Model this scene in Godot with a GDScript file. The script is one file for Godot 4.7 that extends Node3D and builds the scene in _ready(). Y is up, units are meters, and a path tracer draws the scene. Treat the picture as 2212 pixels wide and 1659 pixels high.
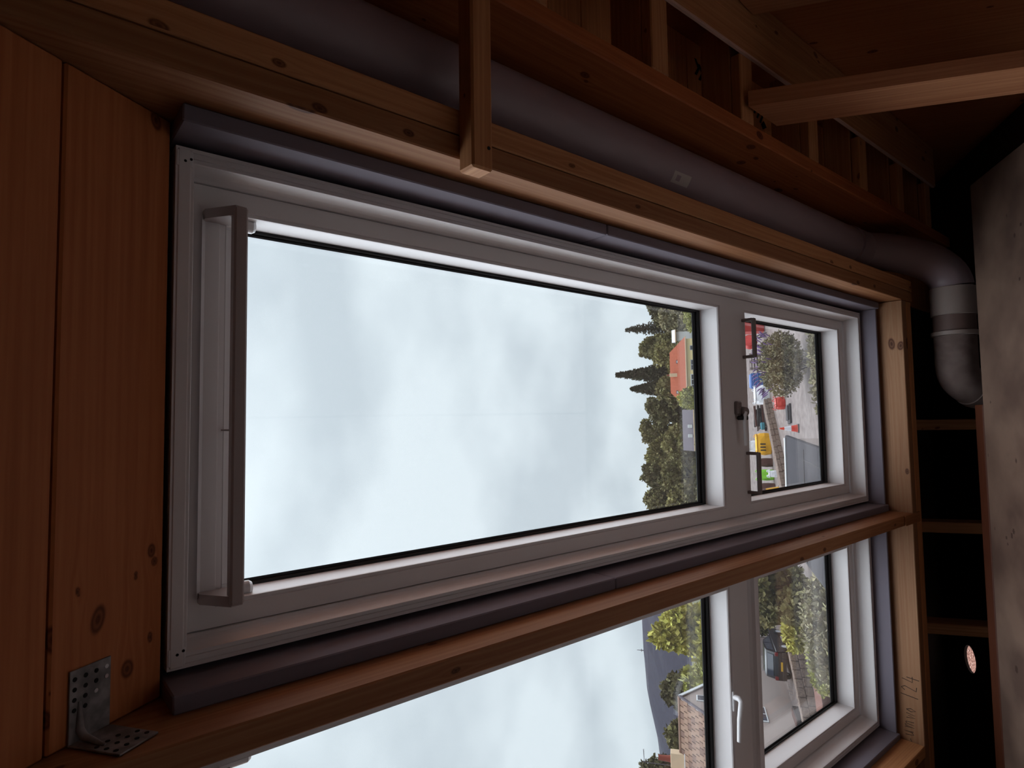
extends Node3D
# Attic with two tall roof windows, seen with the phone turned on its side: "up" is towards the left of the picture.
# Roof frame: h to the right, n down into the room (perpendicular to the slope), s down the slope.

const EYE := Vector3(0, 6.0, 0)
var DIP := 34.6256
var H := Vector3(1, 0, 0)
var N := Vector3.ZERO
var A := Vector3.ZERO
var ROOF := Transform3D()
var used := {}
var rng := RandomNumberGenerator.new()
var M := {}

# ---------------------------------------------------------------- helpers
func numbered(called: String) -> String:
	if not used.has(called):
		used[called] = 0
		return called
	used[called] += 1
	return "%s_%03d" % [called, used[called]]

func tag(o: Node, label: String, category: String, group := "") -> Node:
	o.set_meta("label", label)
	o.set_meta("category", category)
	if group != "":
		o.set_meta("group", group)
	return o

func thing(called: String, label: String, category: String, xf := Transform3D(), group := "") -> Node3D:
	var o := Node3D.new()
	o.name = numbered(called)
	add_child(o, true)
	o.transform = xf
	tag(o, label, category, group)
	return o

func setting(called: String, label: String, xf := Transform3D()) -> Node3D:
	var o := Node3D.new()
	o.name = numbered(called)
	add_child(o, true)
	o.transform = xf
	o.set_meta("kind", "structure")
	o.set_meta("label", label)
	o.set_meta("category", called.split("_")[0])
	return o

func newst() -> SurfaceTool:
	var st := SurfaceTool.new()
	st.begin(Mesh.PRIMITIVE_TRIANGLES)
	return st

func part(called: String, st, mat: Material, parent: Node, at := Transform3D()) -> MeshInstance3D:
	var mi := MeshInstance3D.new()
	mi.name = called
	mi.mesh = st.commit() if st is SurfaceTool else st
	mi.material_override = mat
	mi.transform = at
	mi.cast_shadow = GeometryInstance3D.SHADOW_CASTING_SETTING_ON
	parent.add_child(mi, true)
	return mi

func tri(st: SurfaceTool, a: Vector3, b: Vector3, c: Vector3, hint: Vector3, ua := Vector2.ZERO, ub := Vector2.ZERO, uc := Vector2.ZERO, given := Vector3.ZERO) -> void:
	var n := (b - a).cross(c - a)
	if n.length() < 1e-12:
		return
	n = n.normalized()
	if n.dot(hint) < 0.0:
		n = -n
	var nn := n if given == Vector3.ZERO else given
	# clockwise seen from the side the normal points to
	var flip := (b - a).cross(c - a).dot(n) > 0.0
	var vs := [a, c, b] if flip else [a, b, c]
	var us := [ua, uc, ub] if flip else [ua, ub, uc]
	for i in 3:
		st.set_normal(nn)
		st.set_uv(us[i])
		st.add_vertex(vs[i])

func uvof(p: Vector3, n: Vector3, ax: int, off: Vector2) -> Vector2:
	var k := n.abs().max_axis_index()
	var j := (ax + 1) % 3
	var l := (ax + 2) % 3
	if k == ax:
		return Vector2(p[j] * 0.3, p[l]) + off + Vector2(0.31, 0.17)
	var t: int = l if k == j else j
	return Vector2(p[ax], p[t] + 0.137 * k) + off

func quad(st: SurfaceTool, a: Vector3, b: Vector3, c: Vector3, d: Vector3, hint: Vector3, ax := 0, off := Vector2.ZERO) -> void:
	var n := (c - a).cross(d - b)
	if n.length() < 1e-12:
		n = hint
	n = n.normalized()
	var u := [uvof(a, n, ax, off), uvof(b, n, ax, off), uvof(c, n, ax, off), uvof(d, n, ax, off)]
	tri(st, a, b, c, hint, u[0], u[1], u[2])
	tri(st, a, c, d, hint, u[0], u[2], u[3])

# chamfered box between two corners, grain along axis ax
func cbox(st: SurfaceTool, lo: Vector3, hi: Vector3, ax := 2, bev := 0.002, off := Vector2.ZERO) -> SurfaceTool:
	var c := (lo + hi) / 2.0
	var e := (hi - lo) / 2.0
	var b: float = minf(bev, minf(e.x, minf(e.y, e.z)) * 0.45)
	for k in 3:
		var i := (k + 1) % 3
		var j := (k + 2) % 3
		for s in [-1.0, 1.0]:
			var ps := []
			for t in [[-1, -1], [1, -1], [1, 1], [-1, 1]]:
				var p := Vector3.ZERO
				p[k] = e[k] * s
				p[i] = (e[i] - b) * t[0]
				p[j] = (e[j] - b) * t[1]
				ps.append(c + p)
			var hn := Vector3.ZERO
			hn[k] = s
			quad(st, ps[0], ps[1], ps[2], ps[3], hn, ax, off)
	if b > 0.0:
		for k in 3:
			var i := (k + 1) % 3
			var j := (k + 2) % 3
			for si in [-1.0, 1.0]:
				for sj in [-1.0, 1.0]:
					var ps := []
					for t in [-1.0, 1.0]:
						var p := Vector3.ZERO
						p[k] = (e[k] - b) * t
						p[i] = e[i] * si
						p[j] = (e[j] - b) * sj
						var q := p
						q[i] = (e[i] - b) * si
						q[j] = e[j] * sj
						ps.append([c + p, c + q])
					var hn := Vector3.ZERO
					hn[i] = si
					hn[j] = sj
					quad(st, ps[0][0], ps[1][0], ps[1][1], ps[0][1], hn, ax, off)
		for sx in [-1.0, 1.0]:
			for sy in [-1.0, 1.0]:
				for sz in [-1.0, 1.0]:
					var s3 := Vector3(sx, sy, sz)
					tri(st, c + s3 * Vector3(e.x, e.y - b, e.z - b), c + s3 * Vector3(e.x - b, e.y, e.z - b), c + s3 * Vector3(e.x - b, e.y - b, e.z), s3)
	return st

func box(lo: Vector3, hi: Vector3, ax := 2, bev := 0.002, off := Vector2.ZERO) -> SurfaceTool:
	return cbox(newst(), lo, hi, ax, bev, off)

# rectangular ring swept with mitres: each row is [side inset, top inset, bottom inset, n]
func ring(st: SurfaceTool, h0: float, h1: float, s0: float, s1: float, prof: Array) -> SurfaceTool:
	for i in prof.size() - 1:
		var p: Array = prof[i]
		var q: Array = prof[i + 1]
		var a := [Vector3(h0 + p[0], p[3], s0 + p[1]), Vector3(h1 - p[0], p[3], s0 + p[1]), Vector3(h1 - p[0], p[3], s1 - p[2]), Vector3(h0 + p[0], p[3], s1 - p[2])]
		var b := [Vector3(h0 + q[0], q[3], s0 + q[1]), Vector3(h1 - q[0], q[3], s0 + q[1]), Vector3(h1 - q[0], q[3], s1 - q[2]), Vector3(h0 + q[0], q[3], s1 - q[2])]
		var mid := Vector3((h0 + h1) / 2, 0, (s0 + s1) / 2)
		for k in 4:
			var l := (k + 1) % 4
			var inw: Vector3 = (mid - (a[k] + a[l]) / 2.0)
			inw.y = 0
			inw = [Vector3(0, 0, 1), Vector3(-1, 0, 0), Vector3(0, 0, -1), Vector3(1, 0, 0)][k]
			var dn: float = q[3] - p[3]
			var di: float = absf(q[0] - p[0]) + absf(q[1] - p[1])
			# profile runs from outside to inside: the visible side is to the room (+n) for inset steps, inward for n steps
			var hint := Vector3(0, di, 0) + inw * (-dn)
			if hint.length() < 1e-9:
				continue
			quad(st, a[k], a[l], b[l], b[k], hint, 0 if k % 2 == 0 else 2)
	return st

# tube along a polyline with a radius per point
func tube(st: SurfaceTool, pts: Array, radii: Array, sides := 16, caps := true) -> SurfaceTool:
	var rings := []
	var up := Vector3.UP
	var ref := Vector3.ZERO
	for i in pts.size():
		var d: Vector3
		if i == 0:
			d = pts[1] - pts[0]
		elif i == pts.size() - 1:
			d = pts[i] - pts[i - 1]
		else:
			d = (pts[i + 1] - pts[i]).normalized() + (pts[i] - pts[i - 1]).normalized()
		d = d.normalized()
		if ref == Vector3.ZERO:
			ref = up.cross(d) if absf(d.dot(up)) < 0.95 else Vector3.RIGHT.cross(d)
		ref = (ref - d * ref.dot(d)).normalized()
		var o := d.cross(ref)
		var r := []
		for k in sides + 1:
			var t := TAU * k / sides
			r.append([pts[i] + (ref * cos(t) + o * sin(t)) * radii[i], ref * cos(t) + o * sin(t)])
		rings.append(r)
	var run := 0.0
	for i in pts.size() - 1:
		var nxt: float = run + (pts[i + 1] - pts[i]).length()
		var slope: float = radii[i + 1] - radii[i]
		var sharp: bool = absf(slope) > 0.4 * (pts[i + 1] - pts[i]).length()
		for k in sides:
			var a = rings[i][k]
			var b = rings[i][k + 1]
			var c = rings[i + 1][k + 1]
			var d2 = rings[i + 1][k]
			var uv := [Vector2(run, k / float(sides)), Vector2(run, (k + 1) / float(sides)), Vector2(nxt, (k + 1) / float(sides)), Vector2(nxt, k / float(sides))]
			var vs := [a, b, c, a, c, d2]
			var us := [uv[0], uv[1], uv[2], uv[0], uv[2], uv[3]]
			for f in 2:
				var va: Vector3 = vs[f * 3][0]
				var vb: Vector3 = vs[f * 3 + 1][0]
				var vc: Vector3 = vs[f * 3 + 2][0]
				var flat := (vb - va).cross(vc - va)
				if flat.length() < 1e-12:
					continue
				var hint: Vector3 = a[1] + b[1]
				if sharp:
					hint = (pts[i + 1] - pts[i]).normalized() * (-slope)
				var flip := flat.dot(hint) > 0.0
				for z in ([0, 2, 1] if flip else [0, 1, 2]):
					st.set_normal(hint.normalized() if sharp else vs[f * 3 + z][1])
					st.set_uv(us[f * 3 + z])
					st.add_vertex(vs[f * 3 + z][0])
	if caps:
		for e in [0, pts.size() - 1]:
			var dirn: Vector3 = (pts[0] - pts[1]) if e == 0 else (pts[e] - pts[e - 1])
			for k in sides:
				tri(st, pts[e], rings[e][k][0], rings[e][k + 1][0], dirn)
	return st

# prism: polygon (2D) in the plane of two axes, extruded along the third
func prism(st: SurfaceTool, poly: Array, axis: int, lo: float, hi: float, grain := 0) -> SurfaceTool:
	var i := (axis + 1) % 3
	var j := (axis + 2) % 3
	var at := func(p: Vector2, w: float) -> Vector3:
		var v := Vector3.ZERO
		v[axis] = w
		v[i] = p.x
		v[j] = p.y
		return v
	var pts := PackedVector2Array(poly)
	var mid := Vector2.ZERO
	for p in pts:
		mid += p / pts.size()
	var ids := Geometry2D.triangulate_polygon(pts)
	var ax := Vector3.ZERO
	ax[axis] = 1.0
	for t in range(0, ids.size(), 3):
		for s in [[lo, -1.0], [hi, 1.0]]:
			var a: Vector3 = at.call(pts[ids[t]], s[0])
			var b: Vector3 = at.call(pts[ids[t + 1]], s[0])
			var c: Vector3 = at.call(pts[ids[t + 2]], s[0])
			tri(st, a, b, c, ax * s[1], uvof(a, ax, grain, Vector2.ZERO), uvof(b, ax, grain, Vector2.ZERO), uvof(c, ax, grain, Vector2.ZERO))
	var cw := Geometry2D.is_polygon_clockwise(pts)
	for k in pts.size():
		var p := pts[k]
		var q := pts[(k + 1) % pts.size()]
		var o := Vector2(q.y - p.y, p.x - q.x) * (-1.0 if cw else 1.0)
		var hint := Vector3.ZERO
		hint[i] = o.x
		hint[j] = o.y
		quad(st, at.call(p, lo), at.call(q, lo), at.call(q, hi), at.call(p, hi), hint, grain)
	return st

func lathe(st: SurfaceTool, prof: Array, sides := 20) -> SurfaceTool:
	for i in prof.size() - 1:
		var p: Vector2 = prof[i]
		var q: Vector2 = prof[i + 1]
		var o := Vector2(q.y - p.y, p.x - q.x)
		for k in sides:
			var a := TAU * k / sides
			var b := TAU * (k + 1) / sides
			var hint := Vector3(cos((a + b) / 2) * o.x, o.y, sin((a + b) / 2) * o.x)
			quad(st, Vector3(cos(a) * p.x, p.y, sin(a) * p.x), Vector3(cos(b) * p.x, p.y, sin(b) * p.x), Vector3(cos(b) * q.x, q.y, sin(b) * q.x), Vector3(cos(a) * q.x, q.y, sin(a) * q.x), hint)
	return st

func at(p: Vector3, turn := 0.0) -> Transform3D:
	return Transform3D(Basis(Vector3.UP, turn), p)

func off() -> Vector2:
	return Vector2(rng.randf() * 3.0, rng.randf() * 2.0)

# ---------------------------------------------------------------- materials
func mat(c: Color, rough := 0.7, metal := 0.0, spec := 0.5) -> StandardMaterial3D:
	var m := StandardMaterial3D.new()
	m.albedo_color = c
	m.roughness = rough
	m.metallic = metal
	m.metallic_specular = spec
	return m

func wood_image(sd: int, light: Color, dark: Color, knots: int) -> ImageTexture:
	var w := 1024
	var h := 320
	var r := RandomNumberGenerator.new()
	r.seed = sd
	var n1 := FastNoiseLite.new()
	n1.seed = sd
	n1.frequency = 1.0
	n1.fractal_octaves = 2
	var n2 := FastNoiseLite.new()
	n2.seed = sd + 7
	n2.frequency = 1.0
	n2.fractal_octaves = 3
	var ks := []
	for k in knots:
		ks.append([0.15 + r.randf() * 1.4, 0.09 + r.randf() * 0.42, 0.003 + 0.009 * pow(r.randf(), 2.0), 1.2 + r.randf() * 0.8, r.randf_range(-0.5, 0.5)])
	var im := Image.create(w, h, false, Image.FORMAT_RGB8)
	for y in h:
		for x in w:
			var u := 2.0 * x / w
			var v := 0.6 * y / h
			var bend := 0.0
			var kn := 0.0
			for k in ks:
				var dx: float = u - k[0]
				var dy: float = v - k[1]
				if absf(dx) < 0.14 and absf(dy) < 0.08:
					var e: float = sqrt(pow((dx * cos(k[4]) + dy * sin(k[4])) / k[3], 2.0) + dy * dy) / k[2]
					bend += exp(-e * 0.35) * 0.016 * signf(dy)
					kn = maxf(kn, clampf((1.25 - e) * 2.2, 0.0, 1.0) * (0.75 + 0.25 * sin(e * 9.0)))
			var vb := v - bend
			var g := n1.get_noise_2d(u * 1.1, vb * 85.0)
			var f := n2.get_noise_2d(u * 9.0, v * 420.0)
			var wv := n2.get_noise_2d(u * 0.9 + 40.0, v * 6.0)
			if u > 1.5:
				# the grain runs on without a seam where the picture repeats
				var m := smoothstep(1.5, 2.0, u)
				g = lerpf(g, n1.get_noise_2d((u - 2.0) * 1.1, vb * 85.0), m)
				f = lerpf(f, n2.get_noise_2d((u - 2.0) * 9.0, v * 420.0), m)
				wv = lerpf(wv, n2.get_noise_2d((u - 2.0) * 0.9 + 40.0, v * 6.0), m)
			g = g * 0.5 + 0.5
			f = f * 0.5 + 0.5
			wv = wv * 0.5 + 0.5
			var t := clampf(g * 0.75 + f * 0.3 + wv * 0.35 - 0.2, 0.0, 1.0)
			var c := light.lerp(dark, t)
			c = c.lerp(Color(0.30, 0.15, 0.075), kn * 0.85)
			im.set_pixel(x, y, c)
	im.generate_mipmaps()
	return ImageTexture.create_from_image(im)

func mottled(sd: int, size: int, a: Color, b: Color, freq: float, spots := 0, spot := Color.BLACK) -> ImageTexture:
	var n := FastNoiseLite.new()
	n.seed = sd
	n.frequency = freq
	n.fractal_octaves = 5
	var im := n.get_seamless_image(size, size)
	var out := Image.create(size, size, false, Image.FORMAT_RGB8)
	for y in size:
		for x in size:
			out.set_pixel(x, y, a.lerp(b, clampf((im.get_pixel(x, y).r - 0.25) * 2.0, 0, 1)))
	var r := RandomNumberGenerator.new()
	r.seed = sd
	for k in spots:
		var cx := r.randi_range(8, size - 9)
		var cy := r.randi_range(8, size - 9)
		var rad := r.randf_range(0.8, 4.0)
		for y in range(-5, 6):
			for x in range(-5, 6):
				var d := sqrt(x * x * 1.0 + y * y * 1.6)
				if d < rad:
					out.set_pixel(cx + x, cy + y, out.get_pixel(cx + x, cy + y).lerp(spot, 0.6))
	out.generate_mipmaps()
	return ImageTexture.create_from_image(out)

func wood(tex: Texture2D, tint := Color.WHITE, rough := 0.62) -> StandardMaterial3D:
	var m := mat(tint, rough)
	m.albedo_texture = tex
	m.uv1_scale = Vector3(0.5, 1.0 / 0.6, 1)
	m.metallic_specular = 0.35
	return m

func tri_tex(tex: Texture2D, per_m: float, rough := 0.9, tint := Color.WHITE) -> StandardMaterial3D:
	var m := mat(tint, rough)
	m.albedo_texture = tex
	m.uv1_triplanar = true
	m.uv1_world_triplanar = true
	m.uv1_scale = Vector3.ONE * per_m
	m.metallic_specular = 0.3
	return m

func materials() -> void:
	var wa := wood_image(3, Color(0.80, 0.60, 0.42), Color(0.62, 0.40, 0.25), 24)
	var wb := wood_image(19, Color(0.83, 0.665, 0.48), Color(0.70, 0.495, 0.325), 12)
	M.pine = wood(wa)
	M.clear = wood(wb)
	M.dark = wood(wa, Color(0.86, 0.72, 0.64))
	M.red = wood(wa, Color(0.90, 0.74, 0.66))
	M.pale = wood(wa, Color(0.82, 0.80, 0.80))
	M.post = wood(wa, Color(1.0, 0.97, 1.02))
	M.soffit = wood(wood_image(27, Color(0.80, 0.60, 0.42), Color(0.66, 0.44, 0.28), 60), Color(0.95, 0.81, 0.73))
	M.panel = wood(wb, Color(0.90, 0.74, 0.68))
	M.sill = wood(wb, Color(0.76, 0.74, 0.78))
	M.board = wood(wb, Color(1.25, 1.12, 1.05))
	M.white = mat(Color(0.86, 0.845, 0.845), 0.42)
	M.flap = mat(Color(0.87, 0.865, 0.87), 0.35)
	M.plasticgrey = mat(Color(0.66, 0.62, 0.61), 0.5)
	M.handle = mat(Color(0.48, 0.44, 0.43), 0.45)
	M.black = mat(Color(0.03, 0.03, 0.033), 0.6)
	M.spacer = mat(Color(0.10, 0.095, 0.11), 0.5)
	M.silver = mat(Color(0.62, 0.63, 0.66), 0.4, 0.2)
	M.chrome = mat(Color(0.83, 0.84, 0.86), 0.3, 0.7)
	M.foam = mat(Color(0.45, 0.425, 0.465), 0.85)
	M.glass = mat(Color(1, 1, 1, 0.03), 0.02)
	M.glass.transparency = BaseMaterial3D.TRANSPARENCY_ALPHA
	M.glass.cull_mode = BaseMaterial3D.CULL_DISABLED
	M.pipe = mat(Color(0.57, 0.50, 0.52), 0.45)
	M.pipelight = mat(Color(0.62, 0.56, 0.53), 0.5)
	M.piperough = tri_tex(mottled(5, 256, Color(0.52, 0.455, 0.435), Color(0.45, 0.385, 0.36), 0.03), 2.0, 0.7)
	M.pipered = mat(Color(0.43, 0.345, 0.32), 0.6)
	M.zinc = tri_tex(mottled(9, 256, Color(0.58, 0.57, 0.57), Color(0.42, 0.41, 0.41), 0.02), 5.0, 0.5)
	M.hole = mat(Color(0.05, 0.035, 0.03), 0.9)
	M.paper = mat(Color(0.72, 0.68, 0.66), 0.8)
	M.ink = mat(Color(0.09, 0.05, 0.045), 0.8)
	M.concrete = tri_tex(mottled(31, 512, Color(0.425, 0.34, 0.29), Color(0.315, 0.24, 0.205), 0.008, 90, Color(0.17, 0.11, 0.09)), 0.55, 0.95)
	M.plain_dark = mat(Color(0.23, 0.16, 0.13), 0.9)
	M.ply = mat(Color(0.66, 0.605, 0.58), 0.9)
	M.edge = wood(wa, Color(0.42, 0.31, 0.27))
	M.pinkedge = mat(Color(0.80, 0.66, 0.60), 0.8)
	M.wallboard = mat(Color(0.80, 0.68, 0.61), 0.9)

# ---------------------------------------------------------------- main
func _ready() -> void:
	rng.seed = 11
	var d := deg_to_rad(DIP)
	A = Vector3(0, -sin(d), -cos(d))
	N = Vector3(0, -cos(d), sin(d))
	ROOF = Transform3D(Basis(H, N, A), EYE + Vector3(-0.3596, 0.7336, -0.7343))

	var cam := Camera3D.new()
	cam.name = "camera"
	add_child(cam)
	# right of the upright view, down of the upright view, forward; the phone lies on its side, so screen right is world down
	var right := Vector3(0.99820212, -0.02999017, 0.05189519)
	var down := Vector3(-0.01481417, -0.96240295, -0.2712215)
	var fwd := right.cross(-down) * -1.0
	fwd = Vector3(0.05807806, 0.26996509, -0.96111695)
	cam.transform = Transform3D(Basis(down, right, -fwd).orthonormalized(), EYE)
	cam.fov = rad_to_deg(2.0 * atan(829.5 / 1313.05))
	cam.near = 0.02
	cam.far = 3000.0
	cam.current = true

	var we := WorldEnvironment.new()
	we.name = "environment"
	var env := Environment.new()
	env.background_mode = Environment.BG_SKY
	env.sky = Sky.new()
	env.sky.sky_material = sky_material()
	env.tonemap_mode = Environment.TONE_MAPPER_LINEAR
	env.tonemap_exposure = 1.0
	env.sdfgi_enabled = true
	env.ssao_enabled = true
	env.ssil_enabled = true
	we.environment = env
	add_child(we)

	# the sun behind a thick veil of cloud: a very wide, soft source
	var sun := DirectionalLight3D.new()
	sun.name = "veiled_sun"
	add_child(sun)
	sun.look_at_from_position(Vector3.ZERO, -Vector3(0.05, sin(deg_to_rad(60.0)), -cos(deg_to_rad(60.0))), Vector3.RIGHT)
	sun.light_color = Color(0.93, 0.965, 1.0)
	sun.light_energy = 2.7
	sun.light_angular_distance = 150.0
	sun.shadow_enabled = true

	materials()
	room()
	roof_deck()
	window_unit(0.0, false)
	window_unit(-0.906, true)
	timbers()
	pipework()
	small_things()
	outdoors()

func sky_material() -> PanoramaSkyMaterial:
	var w := 1024
	var h := 512
	var im := Image.create(w, h, false, Image.FORMAT_RGBF)
	var n := FastNoiseLite.new()
	n.seed = 4
	n.frequency = 1.0
	n.fractal_octaves = 5
	n.fractal_gain = 0.5
	for y in h:
		var el := (0.5 - (y + 0.5) / h) * PI
		for x in w:
			var az := TAU * (x + 0.5) / w
			var dir := Vector3(sin(az) * cos(el), sin(el), cos(az) * cos(el))
			# a flat layer of cloud high above: stretch towards the horizon
			var q := dir / (absf(dir.y) + 0.35)
			var c := n.get_noise_3d(q.x * 1.5, dir.y * 2.0, q.z * 1.5)
			var t := clampf(0.5 + c * 1.7, 0.0, 1.0)
			var col := Color(0.62, 0.72, 0.79).lerp(Color(0.83, 0.945, 1.01), t)
			# an overcast sky grows brighter towards the zenith
			col = col * (1.0 + 0.9 * pow(maxf(sin(el), 0.0), 4.0))
			if el < 0.0:
				col = Color(0.45, 0.45, 0.44)
			im.set_pixel(x, y, col)
	var m := PanoramaSkyMaterial.new()
	m.panorama = ImageTexture.create_from_image(im)
	return m

# ---------------------------------------------------------------- room shell
func room() -> void:
	var e := EYE
	var f := setting("floor", "mottled concrete floor slab ending short of the eaves")
	part("slab", box(e + Vector3(-2.6, -1.32, -2.72), e + Vector3(0.884, -1.10, 3.2), 0, 0.004), M.concrete, f)
	part("edge_board", box(e + Vector3(-2.6, -1.27, -2.786), e + Vector3(0.03, -1.099, -2.722), 0, 0.003, off()), M.edge, f)
	for k in 4:
		for j in 3:
			part("floor_sheet", box(e + Vector3(-2.55 + 0.86 * k, -1.0985, -1.95 + 1.7 * j), e + Vector3(-1.70 + 0.86 * k, -1.083, -0.26 + 1.7 * j), 2, 0.002, off()), M.ply, f)
	var lo := setting("floor", "dark boarded ledge below the slab at the eaves")
	# a ledge with a round hole in it
	var st := newst()
	var c := Vector2(-1.247, -3.662)
	var hx := Vector2(0.25, 0.25)
	var y0 := e.y - 1.372
	var y1 := e.y - 1.360
	for k in 32:
		var a0 := TAU * k / 32.0
		var a1 := TAU * (k + 1) / 32.0
		var o0 := Vector2(cos(a0), sin(a0))
		var o1 := Vector2(cos(a1), sin(a1))
		var i0 := c + o0 * 0.066
		var i1 := c + o1 * 0.066
		var s0 := c + o0 / maxf(absf(o0.x), absf(o0.y)) * hx.x
		var s1 := c + o1 / maxf(absf(o1.x), absf(o1.y)) * hx.x
		quad(st, Vector3(i0.x, y1, i0.y), Vector3(i1.x, y1, i1.y), Vector3(s1.x, y1, s1.y), Vector3(s0.x, y1, s0.y), Vector3.UP, 0)
		quad(st, Vector3(i0.x, y0, i0.y), Vector3(i1.x, y0, i1.y), Vector3(s1.x, y0, s1.y), Vector3(s0.x, y0, s0.y), Vector3.DOWN, 0)
		quad(st, Vector3(i0.x, y0, i0.y), Vector3(i1.x, y0, i1.y), Vector3(i1.x, y1, i1.y), Vector3(i0.x, y1, i0.y), Vector3(-o0.x, 0, -o0.y), 0)
	cbox(st, Vector3(-2.6, y0, -4.0), Vector3(1.4, y1, c.y - hx.y), 0, 0.0)
	cbox(st, Vector3(-2.6, y0, c.y + hx.y), Vector3(1.4, y1, -2.73), 0, 0.0)
	cbox(st, Vector3(-2.6, y0, c.y - hx.y), Vector3(c.x - hx.x, y1, c.y + hx.y), 0, 0.0)
	cbox(st, Vector3(c.x + hx.x, y0, c.y - hx.y), Vector3(1.4, y1, c.y + hx.y), 0, 0.0)
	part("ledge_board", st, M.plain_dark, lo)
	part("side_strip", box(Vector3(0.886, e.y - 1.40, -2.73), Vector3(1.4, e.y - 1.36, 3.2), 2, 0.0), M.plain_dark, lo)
	# walls
	var wl := setting("wall_left", "bare boarded wall far left of the windows")
	part("wall_board", box(e + Vector3(-2.7, -1.4, -4.1), e + Vector3(-2.6, 2.2, 3.3), 1, 0.0), M.wallboard, wl)
	var wb := setting("wall_back", "bare boarded wall behind the viewer")
	part("wall_board", box(e + Vector3(-2.7, -1.4, 3.2), e + Vector3(1.5, 2.2, 3.3), 1, 0.0), M.wallboard, wb)
	var wr := setting("wall_right", "reddish brown boarded gable wall right of the windows")
	part("wall_panel", box(e + Vector3(1.248, -1.4, -4.1), e + Vector3(1.35, 2.2, 3.3), 1, 0.0), M.panel, wr)
	var txt := TextMesh.new()
	var fnt := SystemFont.new()
	fnt.font_names = PackedStringArray(["Droid Sans"])
	txt.font = fnt
	txt.text = "OSB 3   2500"
	txt.font_size = 24
	txt.pixel_size = 0.0024
	txt.depth = 0.001
	var tb := Basis(Vector3(0, -1, 0), Vector3(0, 0, -1), Vector3(-1, 0, 0))
	tb = Basis(Vector3(0, -1, 0), Vector3(0, 0, -1), Vector3(0, -1, 0).cross(Vector3(0, 0, -1)))
	part("stamp", txt, mat(Color(0.27, 0.17, 0.14), 0.9), wr, Transform3D(tb, e + Vector3(1.2475, -0.62, -1.73)))
	var ce := setting("ceiling", "flat ceiling over the attic room")
	part("ceiling_board", box(e + Vector3(-2.7, 1.42, -0.15), e + Vector3(1.5, 1.5, 3.3), 0, 0.0), M.wallboard, ce)

func roof_deck() -> void:
	# sloping roof underside: continuous deck with the window openings left out, boards in the open bays
	var r := setting("wall_slope", "sloping roof underside of horizontal boards around the windows", ROOF)
	var st := newst()
	var n0 := -0.135
	var n1 := -0.107
	cbox(st, Vector3(-2.45, n0, -1.7), Vector3(-0.893, n1, 3.9), 0, 0.0)
	cbox(st, Vector3(-0.128, n0, -1.7), Vector3(0.008, n1, 3.9), 0, 0.0)
	cbox(st, Vector3(0.781, n0, -1.7), Vector3(1.75, n1, 3.9), 0, 0.0)
	for x in [-0.906, 0.0]:
		cbox(st, Vector3(x + 0.005, n0, -1.7), Vector3(x + 0.781, n1, 0.005), 0, 0.0)
		cbox(st, Vector3(x + 0.005, n0, 2.58), Vector3(x + 0.781, n1, 3.9), 0, 0.0)
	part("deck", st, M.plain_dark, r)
	for k in 33:
		var s := -0.247 + 0.125 * k
		part("board", box(Vector3(0.93, -0.106, s), Vector3(1.63, -0.09, s + 0.1225), 0, 0.0015, off()), M.board, r)
	# printed leaf-like marks on the boards
	for k in 7:
		var p := newst()
		for c in 4:
			var s := 1.205 + 0.355 * k + c * 0.021
			for g in [-1.0, 1.0]:
				var hc := 1.525 - c * 0.012
				quad(p, Vector3(hc, -0.0885, s), Vector3(hc, -0.0885, s + 0.013), Vector3(hc + g * 0.028, -0.0885, s + 0.013 - 0.018 * 1.0), Vector3(hc + g * 0.028, -0.0885, s - 0.018), Vector3(0, 1, 0))
		quad(p, Vector3(1.457, -0.0885, 1.262 + 0.355 * k), Vector3(1.477, -0.0885, 1.285 + 0.355 * k), Vector3(1.457, -0.0885, 1.305 + 0.355 * k), Vector3(1.440, -0.0885, 1.275 + 0.355 * k), Vector3(0, 1, 0))
		quad(p, Vector3(1.545, -0.0885, 1.23 + 0.355 * k), Vector3(1.57, -0.0885, 1.225 + 0.355 * k), Vector3(1.58, -0.0885, 1.285 + 0.355 * k), Vector3(1.555, -0.0885, 1.295 + 0.355 * k), Vector3(0, 1, 0))
		part("print", p, M.ink, r)

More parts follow.
